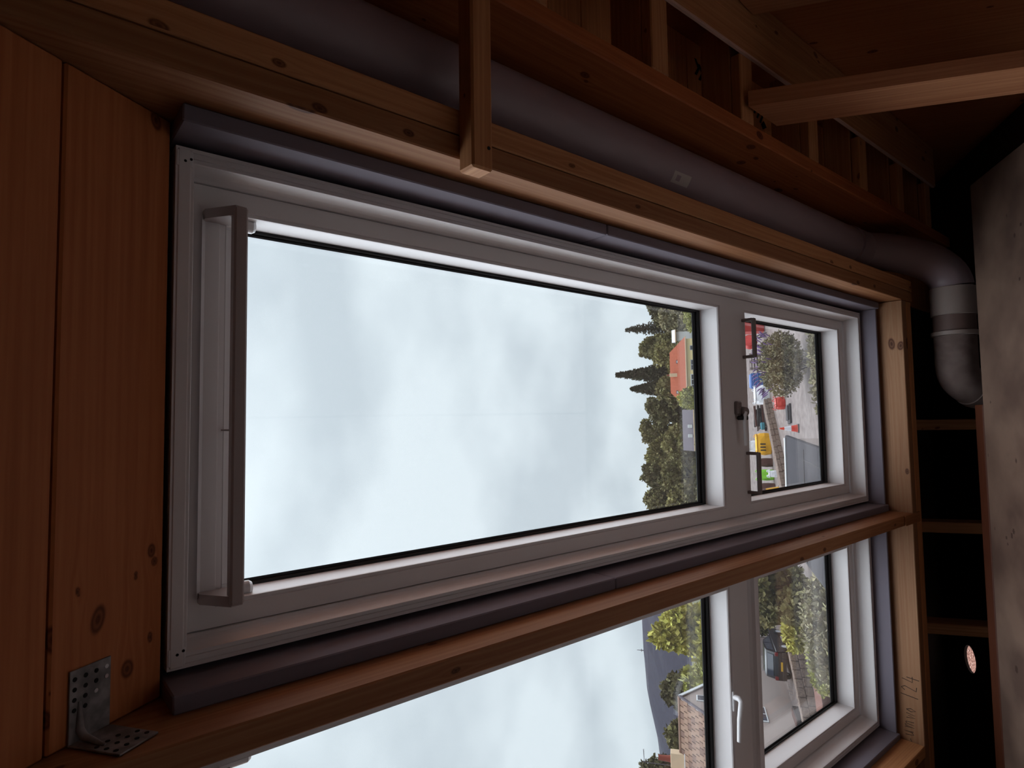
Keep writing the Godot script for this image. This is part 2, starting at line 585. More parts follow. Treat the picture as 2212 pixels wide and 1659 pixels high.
# ---------------------------------------------------------------- the two windows
func window_unit(h0: float, second: bool) -> void:
	var w := setting("window_2" if second else "window_1", "tall white roof window on the left, partly outside the picture, with lever handle" if second else "tall white roof window in the middle with top bar and two grab handles", ROOF * Transform3D(Basis(), Vector3(h0, 0, 0)))
	w.set_meta("category", "window")
	var W := 0.786
	var L := 2.575
	# outer frame with fine grooves and a coved inner side
	var fr := [[0.0, 0.0, 0.0, -0.14], [0.0, 0.0, 0.0, 0.0]]
	for g in [[0.0055, 0.0], [0.0062, -0.0028], [0.0092, -0.0028], [0.0099, 0.0], [0.0150, 0.0], [0.0157, -0.0028], [0.0185, -0.0028], [0.0192, 0.0], [0.0225, 0.0], [0.0236, -0.004], [0.0242, -0.02], [0.0252, -0.036], [0.0272, -0.048], [0.0300, -0.056], [0.0305, -0.066], [0.0330, -0.066]]:
		fr.append([g[0], g[0] * 1.12, g[0] * 0.95, g[1]])
	part("frame", ring(newst(), 0, W, 0, L, fr), M.white, w)
	var pl := newst()
	for s in [0.006, W - 0.031]:
		cbox(pl, Vector3(s, -0.002, 0.001), Vector3(s + 0.025, 0.0012, 0.024), 0, 0.001)
	part("corner_cap", pl, M.flap, w)
	part("top_cover", box(Vector3(0.0, -0.03, 0.0005), Vector3(W, 0.0016, 0.0238), 0, 0.004), M.white, w)
	var sc := newst()
	for s in [0.022, W - 0.022]:
		for z in [0.013, 0.021]:
			tube(sc, [Vector3(s + (0.004 if z > 0.015 else 0.0), 0.0, z), Vector3(s + (0.004 if z > 0.015 else 0.0), 0.0018, z)], [0.0022, 0.0022], 8)
	part("screw", sc, M.hole, w)
	# upper sash
	var top := 0.030
	var mid := 1.722
	var us := part("upper_sash", ring(newst(), 0.0318, W - 0.0318, top, mid - (0.02 if second else 0.0), sash_prof(0.040, 0.060, 0.135 if not second else 0.115)), M.white, w)
	pane(us, 0.0718, W - 0.0718, top + 0.060, mid - 0.135, 0.012, 0.036)
	if second:
		var tp := newst()
		var y := [[1.702, -0.064], [1.7035, -0.085], [1.712, -0.085], [1.722, -0.078], [1.735, -0.066], [1.741, -0.056], [1.743, -0.056]]
		for k in y.size() - 1:
			quad(tp, Vector3(0.03, y[k][1], y[k][0] - 0.0), Vector3(W - 0.03, y[k][1], y[k][0]), Vector3(W - 0.03, y[k + 1][1], y[k + 1][0]), Vector3(0.03, y[k + 1][1], y[k + 1][0]), Vector3(0, 1, -0.2))
		part("transom", tp, M.white, w)
		mid = 1.745
	# lower sash
	var ls := part("lower_sash", ring(newst(), 0.0318, W - 0.0318, mid, L - 0.033, sash_prof(0.040, 0.034, 0.044)), M.white, w)
	pane(ls, 0.0718, W - 0.0718, mid + 0.034, L - 0.033 - 0.044, 0.012, 0.045)
	# ventilation flap under the top rail and the long bar in front of it
	var fl := newst()
	var seg := []
	for k in 25:
		var t := k / 24.0
		seg.append(Vector2(0.049 + 0.061 * t, -0.050 - 0.042 * (1.0 - pow(1.0 - t, 2.2))))
	for k in 24:
		quad(fl, Vector3(0.084, seg[k].y, seg[k].x), Vector3(W - 0.084, seg[k].y, seg[k].x), Vector3(W - 0.084, seg[k + 1].y, seg[k + 1].x), Vector3(0.084, seg[k + 1].y, seg[k + 1].x), Vector3(0, 1, 0.3))
	cbox(fl, Vector3(0.084, -0.10, 0.108), Vector3(W - 0.084, -0.09, 0.114), 0, 0.001)
	part("vent_flap", fl, M.flap, w)
	var vb := part("vent_bar", box(Vector3(0.078, -0.014, 0.0835), Vector3(W - 0.078, 0.008, 0.1045), 0, 0.003), M.plasticgrey, w)
	var br := newst()
	for x in [0.076, W - 0.092]:
		prism(br, [Vector2(-0.062, 0.052), Vector2(-0.062, 0.104), Vector2(0.0, 0.104), Vector2(0.004, 0.086), Vector2(-0.045, 0.052)], 0, x, x + 0.016)
	cbox(br, Vector3(0.3475, -0.075, 0.085), Vector3(0.3505, -0.014, 0.0925), 1, 0.0005)
	part("end_bracket", br, M.plasticgrey, vb)
	for x in [0.079, W - 0.079]:
		part("hinge_barrel", tube(newst(), [Vector3(x, -0.088, 0.09), Vector3(x, -0.088, 0.138), Vector3(x, -0.088, 0.143)], [0.012, 0.012, 0.009], 14), M.flap, w)
	if not second:
		for hs in [[0.555, 0.688], [0.100, 0.238]]:
			var g := newst()
			for x in [hs[0] + 0.004, hs[1] - 0.004]:
				cbox(g, Vector3(x - 0.005, -0.066, 1.728), Vector3(x + 0.005, -0.022, 1.742), 1, 0.002)
			cbox(g, Vector3(hs[0], -0.026, 1.7275), Vector3(hs[1], -0.014, 1.7425), 0, 0.004)
			part("grab_handle", g, M.handle, w)
		var la := part("latch", box(Vector3(0.364, -0.066, 1.664), Vector3(0.408, -0.046, 1.690), 0, 0.004), M.handle, w)
		part("latch_boss", tube(newst(), [Vector3(0.374, -0.05, 1.697), Vector3(0.374, -0.034, 1.695)], [0.017, 0.014], 14), M.handle, la)
		part("latch_tongue", box(Vector3(0.346, -0.055, 1.668), Vector3(0.360, -0.034, 1.708), 2, 0.003), M.black, la)
		part("latch_lever", tube(newst(), [Vector3(0.372, -0.036, 1.692), Vector3(0.355, -0.034, 1.682), Vector3(0.335, -0.034, 1.680), Vector3(0.262, -0.034, 1.682)], [0.006, 0.006, 0.0055, 0.005], 10), M.flap, la)
	else:
		var lv := part("lever_plate", box(Vector3(0.338, -0.066, 1.592), Vector3(0.400, -0.056, 1.604), 0, 0.002), M.flap, w)
		part("lever", tube(newst(), [Vector3(0.382, -0.058, 1.600), Vector3(0.382, -0.040, 1.598), Vector3(0.376, -0.030, 1.592), Vector3(0.352, -0.026, 1.578), Vector3(0.330, -0.026, 1.572), Vector3(0.268, -0.026, 1.566)], [0.009, 0.009, 0.0085, 0.008, 0.0075, 0.0065], 12), M.flap, lv)
	# grey insulation collar: bars down both sides with a butt joint, and along the bottom
	var seam := 0.905
	for sd in [[-0.036, -0.010], [W + 0.010, W + 0.036]]:
		part("insulation_bar", box(Vector3(sd[0], -0.10, -0.005), Vector3(sd[1], 0.07, seam - 0.0012), 2, 0.0022), M.foam, w)
		part("insulation_bar", box(Vector3(sd[0], -0.10, seam + 0.0012), Vector3(sd[1], 0.07, L + 0.0145), 2, 0.0022), M.foam, w)
	part("insulation_bar", box(Vector3(-0.010, -0.10, L + 0.004), Vector3(W + 0.010, 0.06, L + 0.0145), 0, 0.002), M.foam, w)

func sash_prof(side: float, top: float, bottom: float) -> Array:
	var p := []
	# fraction across the rail, n
	for g in [[0.0, -0.10], [0.0, -0.060], [0.80, -0.060], [0.83, -0.0635], [0.965, -0.0640], [0.985, -0.0625], [1.0, -0.066], [1.0, -0.13]]:
		p.append([side * g[0], top * g[0], bottom * (g[0] if g[0] > 0.97 or g[0] == 0.0 else 1.0 - (1.0 - g[0]) * side / bottom * 1.3), g[1]])
	return p

func pane(sash: Node, h0: float, h1: float, s0: float, s1: float, e: float, eb: float) -> void:
	var g := newst()
	ring(g, h0 - 0.002, h1 + 0.002, s0 - 0.002, s1 + 0.002, [[0, 0, 0, -0.1385], [0, 0, 0, -0.129], [e * 0.62, e * 0.62, eb * 0.5, -0.129], [e * 0.65, e * 0.65, eb * 0.52, -0.136], [e, e, eb, -0.136], [e, e, eb, -0.1385]])
	part("gasket", g, M.black, sash)
	var sp := newst()
	ring(sp, h0 + e * 0.66, h1 - e * 0.66, s0 + e * 0.66, s1 - eb * 0.55, [[0, 0, 0, -0.1355], [e * 0.3, e * 0.3, eb * 0.25, -0.1355]])
	part("spacer_bar", sp, M.spacer, sash)
	var gl := newst()
	cbox(gl, Vector3(h0 + e * 0.5, -0.1425, s0 + e * 0.5), Vector3(h1 - e * 0.5, -0.1385, s1 - eb * 0.5), 0, 0.0)
	part("glass_pane", gl, M.glass, sash)

# ---------------------------------------------------------------- timbers
func rbox(called: String, parent: Node, lo: Vector3, hi: Vector3, m: Material, ax := 2, bev := 0.0025) -> MeshInstance3D:
	return part(called, box(lo, hi, ax, bev, off()), m, parent)

func timbers() -> void:
	var r0 := thing("rafter", "single pine rafter between the two roof windows", "rafter", ROOF)
	rbox("plank", r0, Vector3(-0.076, -0.105, -1.5), Vector3(-0.036, 0.152, 2.598), M.pale)
	rbox("bottom_lip", r0, Vector3(-0.076, 0.1525, 2.50), Vector3(-0.036, 0.158, 2.662), M.pale)
	var r1 := thing("rafter", "double pine rafter right of the middle window, two planks side by side", "rafter", ROOF)
	rbox("plank", r1, Vector3(0.824, -0.105, -1.5), Vector3(0.8668, 0.152, 2.72), M.pale)
	rbox("plank", r1, Vector3(0.8690, -0.105, -1.5), Vector3(0.914, 0.152, 2.72), M.pine)
	var r2 := thing("rafter", "deep reddish pine rafter behind the grey pipe", "rafter", ROOF)
	rbox("plank", r2, Vector3(1.160, -0.088, -1.5), Vector3(1.205, 0.150, 3.3), M.red, 2, 0.003)
	var r3 := thing("rafter", "wide pine rafter boards with a pale edge against the gable wall", "rafter", ROOF)
	rbox("plank", r3, Vector3(1.4135, 0.136, 0.3), Vector3(1.500, 0.152, 3.12), M.pine)
	rbox("plank", r3, Vector3(1.5015, 0.134, 0.3), Vector3(1.602, 0.150, 3.12), M.pine)
	part("pale_edge", box(Vector3(1.405, 0.1435, 0.3), Vector3(1.4125, 0.1535, 3.1), 2, 0.001), M.pinkedge, r3)
	var r4 := thing("rafter", "pine rafter at the far left edge beyond the left window", "rafter", ROOF)
	rbox("plank", r4, Vector3(-0.978, -0.105, -1.5), Vector3(-0.936, 0.152, 2.598), M.pine)
	# sill beam across under both windows, two planks
	var sl := thing("sill_beam", "double pine sill beam along the bottom of both windows with handwriting", "beam", ROOF)
	rbox("plank", sl, Vector3(-1.6, -0.105, 2.602), Vector3(0.8225, 0.150, 2.648), M.sill, 0)
	rbox("plank", sl, Vector3(-1.6, -0.105, 2.650), Vector3(0.8225, 0.1515, 2.698), M.pine, 0)
	handwriting(sl)
	# soffit between the rafters above each window
	for x in [0.0, -0.906]:
		var nm := "horizontal boarded soffit above the middle window" if x == 0.0 else "horizontal boarded soffit above the left window"
		var sf := setting("ceiling", nm)
		var x0: float = -0.3596 + x - 0.0355
		var x1: float = -0.3596 + x + 0.823
		var zs := [-0.735, -0.5665, -0.388, -0.21]
		for k in 3:
			part("plank", box(EYE + Vector3(x0, 0.742, zs[k] + 0.0015), EYE + Vector3(x1, 0.835 if k == 0 else 0.86, zs[k + 1] - 0.0015), 0, 0.003, off()), M.soffit, sf)
	# short cross batten nailed over the double rafter
	var cb := thing("cross_batten", "short pine batten nailed across the double rafter in front of the pipe", "batten", ROOF)
	rbox("batten", cb, Vector3(0.796, 0.1535, 0.417), Vector3(1.30, 0.196, 0.462), M.pine, 0, 0.004)
	part("nail_hole", tube(newst(), [Vector3(0.836, 0.195, 0.452), Vector3(0.836, 0.197, 0.452)], [0.0032, 0.0032], 8), M.hole, cb)
	# noggings in the bay against the gable
	var ss := [0.58, 0.994, 1.405, 1.83, 2.245, 2.635, 2.98]
	for k in ss.size():
		var nm2: String = ["topmost short pine nogging beside the gable, cut by the frame edge", "second short pine nogging down between pipe rafter and gable", "short pine nogging where the near post meets the rafter", "short pine nogging just below the near post top", "second nogging below the near post, near the floor", "second to last nogging at the dark foot of the rafter bay", "lowest pine nogging at the dark foot of the rafter bay"][k]
		var ng := thing("nogging", nm2, "nogging", ROOF, "noggings between the pipe rafter and the gable")
		rbox("block", ng, Vector3(1.2065, 0.02, ss[k]), Vector3(1.52, 0.116, ss[k] + 0.062), M.pine, 0, 0.003)
		rbox("cleat", ng, Vector3(1.2065, 0.117, ss[k]), Vector3(1.403, 0.148, ss[k] + 0.067), M.pine, 0, 0.003)
	# upright posts under the slope
	post("post", "pine post nearest the windows, standing up to the rafter beside the pipe", 1.240, 0.045, -1.807, -1.958, -0.205, -0.30, M.post)
	post("post", "pine post against the gable wall at the edge of the picture", 1.548, 0.045, -1.70, -1.872, -0.135, -0.235, M.post)
	# stub studs at the eaves
	for k in 3:
		var x: float = [-0.053, -0.517, -0.968][k]
		var nm3: String = ["short stud in the dark eaves behind the bent pipe", "short stud in the dark eaves below the foot of the middle rafter", "short stud in the dark eaves beside the bright hole"][k]
		var sd := thing("eaves_stud", nm3, "stud", Transform3D(), "short studs in the eaves")
		part("stud", box(EYE + Vector3(x - 0.024, -1.358, -3.30), EYE + Vector3(x + 0.024, -0.93, -3.2), 1, 0.003, off()), M.pine, sd)

func post(called: String, label: String, h: float, w: float, zf: float, zb: float, yf: float, yb: float, m: Material) -> void:
	var p := thing(called, label, "post")
	var x := -0.3596 + h
	var st := newst()
	prism(st, [Vector2(EYE.y - 1.358, zf), Vector2(EYE.y - 1.358, zb), Vector2(EYE.y + yb, zb), Vector2(EYE.y + yf, zf)], 0, x, x + w, 1)
	part("upright", st, m, p)

func handwriting(parent: Node) -> void:
	# pencilled strokes on the face of the sill beam below the left window, reading from left to right in the room
	var st := newst()
	var glyphs := [
		[-0.945, [[Vector2(0.018, 0.004), Vector2(0.006, 0.0), Vector2(0.0, 0.012), Vector2(0.004, 0.026), Vector2(0.018, 0.024)]]],
		[-0.915, [[Vector2(0.0, 0.014), Vector2(0.004, 0.028), Vector2(0.012, 0.026), Vector2(0.014, 0.012), Vector2(0.016, 0.028)]]],
		[-0.885, [[Vector2(0.0, 0.012), Vector2(0.002, 0.028), Vector2(0.005, 0.014), Vector2(0.010, 0.012), Vector2(0.012, 0.028), Vector2(0.015, 0.014), Vector2(0.021, 0.014), Vector2(0.023, 0.028)]]],
		[-0.848, [[Vector2(0.0, 0.013), Vector2(0.004, 0.028), Vector2(0.009, 0.016), Vector2(0.014, 0.028), Vector2(0.018, 0.013)]]],
		[-0.822, [[Vector2(0.006, 0.012), Vector2(0.0, 0.020), Vector2(0.006, 0.028), Vector2(0.012, 0.020), Vector2(0.006, 0.012)]]],
		[-0.765, [[Vector2(0.006, 0.0), Vector2(0.0, 0.03)]]],
		[-0.742, [[Vector2(0.0, 0.006), Vector2(0.008, 0.0), Vector2(0.016, 0.006), Vector2(0.004, 0.026), Vector2(0.020, 0.027)]]],
		[-0.706, [[Vector2(0.008, 0.0), Vector2(0.0, 0.018), Vector2(0.022, 0.018)], [Vector2(0.016, 0.008), Vector2(0.013, 0.03)]]]]
	for g in glyphs:
		for stroke in g[1]:
			var pts := []
			var rad := []
			for p in stroke:
				pts.append(Vector3(g[0] + p.x, 0.098 + (p.y - 0.015) * 2.0 + (0.82 + g[0]) * 0.12, 2.6022))
				rad.append(0.0014)
			tube(st, pts, rad, 5)
	part("handwriting", st, M.ink, parent)

# ---------------------------------------------------------------- pipes
func arc(a: Vector3, b: Vector3, c: Vector3, steps: int) -> Array:
	var out := []
	for k in steps + 1:
		var t := k / float(steps)
		out.append(a.lerp(b, t).lerp(b.lerp(c, t), t))
	return out

func pipework() -> void:
	var p := thing("waste_pipe", "fat grey plastic pipe running down the rafter bay and bending along the eaves", "pipe")
	var r := 0.076
	var ax := Vector3(1.043, 0.018, 0)
	var top := ROOF * Vector3(ax.x, ax.y, -1.55)
	var foot := ROOF * Vector3(ax.x, ax.y, 2.47)
	var run := [top, foot]
	part("long_pipe", tube(newst(), run, [r, r], 32, true), M.pipe, p)
	var s0 := ROOF * Vector3(ax.x, ax.y, 2.40)
	var s1 := ROOF * Vector3(ax.x, ax.y, 2.53)
	part("coupling", tube(newst(), [s0, s0.lerp(s1, 0.03), s1, s1.lerp(foot, -0.001)], [r + 0.001, r + 0.006, r + 0.006, r], 32), M.pipe, p)
	var y := EYE.y - 1.085
	var z := -2.888
	var e0 := ROOF * Vector3(ax.x, ax.y, 2.53)
	var corner := Vector3(0.665, y + 0.01, z - 0.005)
	var bend := arc(e0, corner, Vector3(0.515, y, z), 14)
	var rad := []
	for q in bend:
		rad.append(r)
	part("bend", tube(newst(), bend, rad, 28), M.pipe, p)
	part("sleeve", tube(newst(), [Vector3(0.515, y, z), Vector3(0.513, y, z), Vector3(0.40, y, z), Vector3(0.398, y, z)], [r + 0.001, r + 0.005, r + 0.004, r], 28), M.pipelight, p)
	part("cross_pipe", tube(newst(), [Vector3(0.40, y, z), Vector3(0.33, y, z)], [r - 0.001, r - 0.001], 28), M.pipered, p)
	part("socket_rim", tube(newst(), [Vector3(0.335, y, z), Vector3(0.332, y, z), Vector3(0.316, y, z), Vector3(0.314, y, z)], [r, r + 0.007, r + 0.007, r], 28), M.pipelight, p)
	var b2 := [Vector3(0.318, y, z), Vector3(0.21, y, z)] + arc(Vector3(0.20, y, z), Vector3(0.118, y, z - 0.005), Vector3(0.10, y - 0.085, z - 0.045), 12)
	rad = []
	for q in b2:
		rad.append(r - 0.002)
	part("elbow", tube(newst(), b2, rad, 28), M.piperough, p)
	part("elbow_rim", tube(newst(), [Vector3(0.108, y - 0.05, z - 0.028), Vector3(0.103, y - 0.072, z - 0.039), Vector3(0.096, y - 0.105, z - 0.054)], [r + 0.001, r + 0.008, r + 0.008], 28), M.piperough, p)
	part("drop_pipe", tube(newst(), [Vector3(0.10, y - 0.08, z - 0.043), Vector3(0.075, EYE.y - 1.345, z - 0.17)], [r - 0.004, r - 0.004], 28), M.piperough, p)
	# printed labels, wrapped round the pipe
	label(p, ROOF * Transform3D(Basis(), ax), 1.16, 1.235, 0.40, 0.80, r + 0.0008)
	var lb := newst()
	for k in 6:
		var t0 := k / 6.0
		var a := Vector3(0.60 - 0.035 * t0, y + 0.085 - 0.02 * t0, z + 0.052)
		a = a
	part("bend_label", box(Vector3(0.565, y + 0.045, z + 0.052), Vector3(0.605, y + 0.088, z + 0.0605), 0, 0.001), M.paper, p)

func label(parent: Node, xf: Transform3D, s0: float, s1: float, t0: float, t1: float, r: float) -> void:
	var st := newst()
	var dk := newst()
	for k in 8:
		var a := lerpf(t0, t1, k / 8.0)
		var b := lerpf(t0, t1, (k + 1) / 8.0)
		# angle measured from the room side (+n) towards the left
		var pa := Vector3(-sin(a) * r, cos(a) * r, 0)
		var pb := Vector3(-sin(b) * r, cos(b) * r, 0)
		var zz := Vector3(0, 0, 1)
		quad(st, pa + zz * s0, pb + zz * s0, pb + zz * s1, pa + zz * s1, pa + pb)
		if k > 1 and k < 6:
			quad(dk, pa * 1.008 + zz * (s0 + 0.014), pb * 1.008 + zz * (s0 + 0.014), pb * 1.008 + zz * (s0 + 0.032), pa * 1.008 + zz * (s0 + 0.032), pa + pb)
	var l := part("pipe_label", st, M.paper, parent, xf)
	part("pipe_label_print", dk, M.pipe, parent, xf)

# ---------------------------------------------------------------- bracket
func small_things() -> void:
	var b := thing("angle_bracket", "perforated steel angle bracket joining soffit and rafter at lower left", "bracket")
	var x0 := EYE.x - 0.3596 - 0.0345
	var yc := EYE.y + 0.7405
	var za := -0.592
	var zb := -0.648
	part("soffit_leg", box(Vector3(x0, yc - 0.0022, zb), Vector3(x0 + 0.090, yc, za), 0, 0.0006), M.zinc, b)
	part("rafter_leg", box(Vector3(x0, yc - 0.082, zb), Vector3(x0 + 0.0024, yc - 0.0022, za), 1, 0.0006), M.zinc, b)
	part("stiffening_rib", tube(newst(), [Vector3(x0 + 0.002, yc - 0.045, -0.605), Vector3(x0 + 0.008, yc - 0.012, -0.605), Vector3(x0 + 0.016, yc - 0.004, -0.605), Vector3(x0 + 0.05, yc - 0.002, -0.605)], [0.002, 0.005, 0.005, 0.002], 8), M.zinc, b)
	for i in 4:
		for j in 4:
			if (i == 3 and j > 1) or (i == 2 and j == 3):
				continue
			var hx := x0 + 0.079 - 0.0125 * i
			var hz := -0.598 - 0.0145 * j
			part("hole", tube(newst(), [Vector3(hx, yc - 0.0021, hz), Vector3(hx, yc - 0.0029, hz)], [0.0028, 0.0028], 10), M.hole if rng.randf() < 0.75 else M.chrome, b)
			if i < 3:
				part("hole", tube(newst(), [Vector3(x0 + 0.0023, yc - 0.070 + 0.015 * i, hz), Vector3(x0 + 0.0031, yc - 0.070 + 0.015 * i, hz)], [0.0028, 0.0028], 10), M.hole, b)

func outdoors() -> void:
	outdoor_materials()
	ground()
	far_hill()
	yard()
	orange_house()
	tiled_house()
	trees()
	left_yard()

func outdoor_materials() -> void:
	M.tarmac = tri_tex(mottled(41, 512, Color(0.47, 0.43, 0.415), Color(0.39, 0.35, 0.34), 0.03, 200, Color(0.30, 0.27, 0.26)), 0.12, 0.95)
	M.grass = tri_tex(mottled(43, 256, Color(0.30, 0.30, 0.17), Color(0.21, 0.20, 0.12), 0.05), 0.2, 0.95)
	M.hill = tri_tex(mottled(47, 512, Color(0.155, 0.15, 0.20), Color(0.115, 0.112, 0.155), 0.06), 0.004, 1.0)
	M.stone = tri_tex(mottled(53, 256, Color(0.47, 0.41, 0.37), Color(0.33, 0.28, 0.26), 0.06), 0.5, 0.95)
	M.orange_roof = tri_tex(mottled(59, 256, Color(0.56, 0.30, 0.215), Color(0.50, 0.25, 0.175), 0.04), 0.3, 0.9)
	M.yellow_wall = mat(Color(0.98, 0.90, 0.68), 0.9)
	M.cream = mat(Color(0.75, 0.66, 0.55), 0.9)
	M.pvc = mat(Color(0.72, 0.73, 0.74), 0.5)
	M.window_dark = mat(Color(0.20, 0.21, 0.25), 0.2)
	M.slate = mat(Color(0.27, 0.24, 0.27), 0.8)
	M.felt = tri_tex(mottled(61, 256, Color(0.165, 0.155, 0.175), Color(0.13, 0.122, 0.14), 0.03), 0.4, 0.9)
	M.render = mat(Color(0.52, 0.47, 0.45), 0.95)
	M.tile_a = mat(Color(0.44, 0.33, 0.27), 0.85)
	M.tile_b = mat(Color(0.38, 0.28, 0.235), 0.85)
	M.tile_c = mat(Color(0.49, 0.385, 0.32), 0.85)
	M.terracotta = mat(Color(0.44, 0.18, 0.12), 0.9)
	M.shiplap = mat(Color(0.48, 0.43, 0.42), 0.9)
	M.bark = mat(Color(0.18, 0.13, 0.10), 0.95)
	M.redpaint = mat(Color(0.66, 0.10, 0.065), 0.5)
	M.orange = mat(Color(0.78, 0.20, 0.10), 0.6)
	M.bluepaint = mat(Color(0.16, 0.30, 0.52), 0.6)
	M.yellow = mat(Color(0.80, 0.58, 0.06), 0.8)
	M.lime = mat(Color(0.45, 0.70, 0.16), 0.8)
	M.whitebag = mat(Color(0.80, 0.80, 0.82), 0.8)
	M.brownbag = mat(Color(0.27, 0.15, 0.12), 0.9)
	M.darkstuff = mat(Color(0.13, 0.11, 0.11), 0.9)
	M.teal = mat(Color(0.20, 0.42, 0.47), 0.8)
	M.carpaint = mat(Color(0.04, 0.04, 0.07), 0.25)
	M.carglass = mat(Color(0.16, 0.18, 0.22), 0.08)
	M.rubber = mat(Color(0.035, 0.035, 0.035), 0.9)
	M.plate = mat(Color(0.72, 0.55, 0.07), 0.6)
	M.taillamp = mat(Color(0.40, 0.04, 0.04), 0.3)
	M.flower = mat(Color(0.40, 0.30, 0.47), 0.9)
	for f in [["leaf_dark", Color(0.43, 0.41, 0.31)], ["leaf_mid", Color(0.54, 0.515, 0.37)], ["leaf_light", Color(0.66, 0.66, 0.40)], ["leaf_yellow", Color(0.72, 0.70, 0.40)], ["leaf_grey", Color(0.60, 0.57, 0.47)], ["needle", Color(0.33, 0.315, 0.26)], ["leaf_airy", Color(0.56, 0.53, 0.44)], ["leaf_olive", Color(0.50, 0.475, 0.35)]]:
		var m := mat(f[1], 0.9)
		m.metallic_specular = 0.2
		m.vertex_color_use_as_albedo = true
		m.cull_mode = BaseMaterial3D.CULL_DISABLED
		M[f[0]] = m

func terrain_y(z: float) -> float:
	return 4.0 * smoothstep(-52.0, -84.0, z) + 1.5 * smoothstep(-84.0, -130.0, z)

func ground() -> void:
	var g := setting("ground", "pinkish grey tarmac yard and road with rising grass beyond")
	g.set_meta("category", "ground")
	var st := newst()
	var gr := newst()
	var xs := [-260.0, -120.0, -60.0, -30.0, -10.0, 10.0, 30.0, 60.0, 160.0]
	var zs := [40.0, 0.0, -20.0, -40.0, -53.0, -57.0, -61.0, -65.0, -69.0, -73.0, -77.0, -81.0, -90.0, -105.0, -130.0, -420.0]
	for i in xs.size() - 1:
		for j in zs.size() - 1:
			var t := st if zs[j] > -64.0 else gr
			quad(t, Vector3(xs[i], terrain_y(zs[j]), zs[j]), Vector3(xs[i + 1], terrain_y(zs[j]), zs[j]), Vector3(xs[i + 1], terrain_y(zs[j + 1]), zs[j + 1]), Vector3(xs[i], terrain_y(zs[j + 1]), zs[j + 1]), Vector3.UP)
	part("tarmac", st, M.tarmac, g)
	part("grass", gr, M.grass, g)
	part("gravel", box(Vector3(-12.0, 0.0, -18.0), Vector3(-1.0, 0.04, -8.0), 0, 0.0), tri_tex(mottled(71, 256, Color(0.62, 0.46, 0.40), Color(0.36, 0.22, 0.18), 0.09, 160, Color(0.85, 0.78, 0.74)), 0.7, 0.95), g)

func far_hill() -> void:
	var h := setting("hill", "dark blue grey wooded hill far away behind the houses")
	h.set_meta("category", "hill")
	var st := newst()
	var n := FastNoiseLite.new()
	n.seed = 5
	n.frequency = 0.004
	var w := 44
	var d := 16
	var pts := []
	for i in w + 1:
		var row := []
		for j in d + 1:
			var x := -900.0 + 1100.0 * i / w
			var z := -620.0 - 700.0 * j / d
			# a broad ridge, highest left of the middle, falling to the left
			var px := clampf(1.0 - pow((x + 280.0) / (330.0 if x > -280.0 else 250.0), 2.0), 0.0, 1.0)
			var pz := sin(PI * clampf(j / float(d), 0.0, 1.0))
			var shelf := clampf(1.0 - pow((x + 430.0) / 420.0, 2.0), 0.0, 1.0)
			row.append(Vector3(x, (46.0 * pow(px, 0.75) + 34.0 * pow(shelf, 0.6)) * pz + n.get_noise_2d(x * 3.0, z) * 6.0 * pz - 4.0, z))
		pts.append(row)
	for i in w:
		for j in d:
			quad(st, pts[i][j], pts[i + 1][j], pts[i + 1][j + 1], pts[i][j + 1], Vector3.UP)
	part("hillside", st, M.hill, h)
	var mast := thing("mast", "tiny radio mast on the crest of the far hill", "mast", at(Vector3(-345.0, 69.0, -940.0)))
	var ms := newst()
	tube(ms, [Vector3(0, -6, 0), Vector3(0, 14, 0)], [0.9, 0.35], 6)
	cbox(ms, Vector3(-2, 7, -0.3), Vector3(2, 7.8, 0.3), 0, 0.0)
	part("tower", ms, M.slate, mast)

# ---- plants
var clumps := {}

func clump(leaf: float, thin: float) -> ArrayMesh:
	var key := "%.3f_%.2f" % [leaf, thin]
	if clumps.has(key):
		return clumps[key]
	var r := RandomNumberGenerator.new()
	r.seed = 77
	var st := newst()
	for k in 7:
		var d := Vector3(r.randf_range(-1, 1), r.randf_range(-0.8, 1), r.randf_range(-1, 1)).normalized()
		var o := d * leaf * 0.35
		var s := d.cross(Vector3(r.randf() - 0.5, r.randf() - 0.5, r.randf() - 0.5)).normalized() * leaf * thin
		var tip := o + d * leaf
		var m := o + d * leaf * 0.45
		tri(st, o - d * leaf * 0.3, m + s, tip, Vector3.UP)
		tri(st, o - d * leaf * 0.3, tip, m - s, Vector3.UP)
	clumps[key] = st.commit()
	return clumps[key]

func foliage(parent: Node, called: String, places: Array, leaf: float, thin: float, m: Material, vary := 0.35) -> MultiMeshInstance3D:
	var mm := MultiMesh.new()
	mm.transform_format = MultiMesh.TRANSFORM_3D
	mm.use_colors = true
	mm.mesh = clump(leaf, thin)
	mm.instance_count = places.size()
	for i in places.size():
		var p: Vector3 = places[i]
		var b := Basis(Vector3(rng.randf() - 0.5, rng.randf() - 0.5, rng.randf() - 0.5).normalized(), rng.randf() * TAU).scaled(Vector3.ONE * rng.randf_range(0.7, 1.25))
		mm.set_instance_transform(i, Transform3D(b, p))
		var v := 1.0 - vary * rng.randf()
		mm.set_instance_color(i, Color(v, v * rng.randf_range(0.94, 1.04), v * rng.randf_range(0.8, 1.0)))
	var mi := MultiMeshInstance3D.new()
	mi.name = called
	mi.multimesh = mm
	mi.material_override = m
	mi.set_meta("kind", "stuff")
	parent.add_child(mi, true)
	return mi

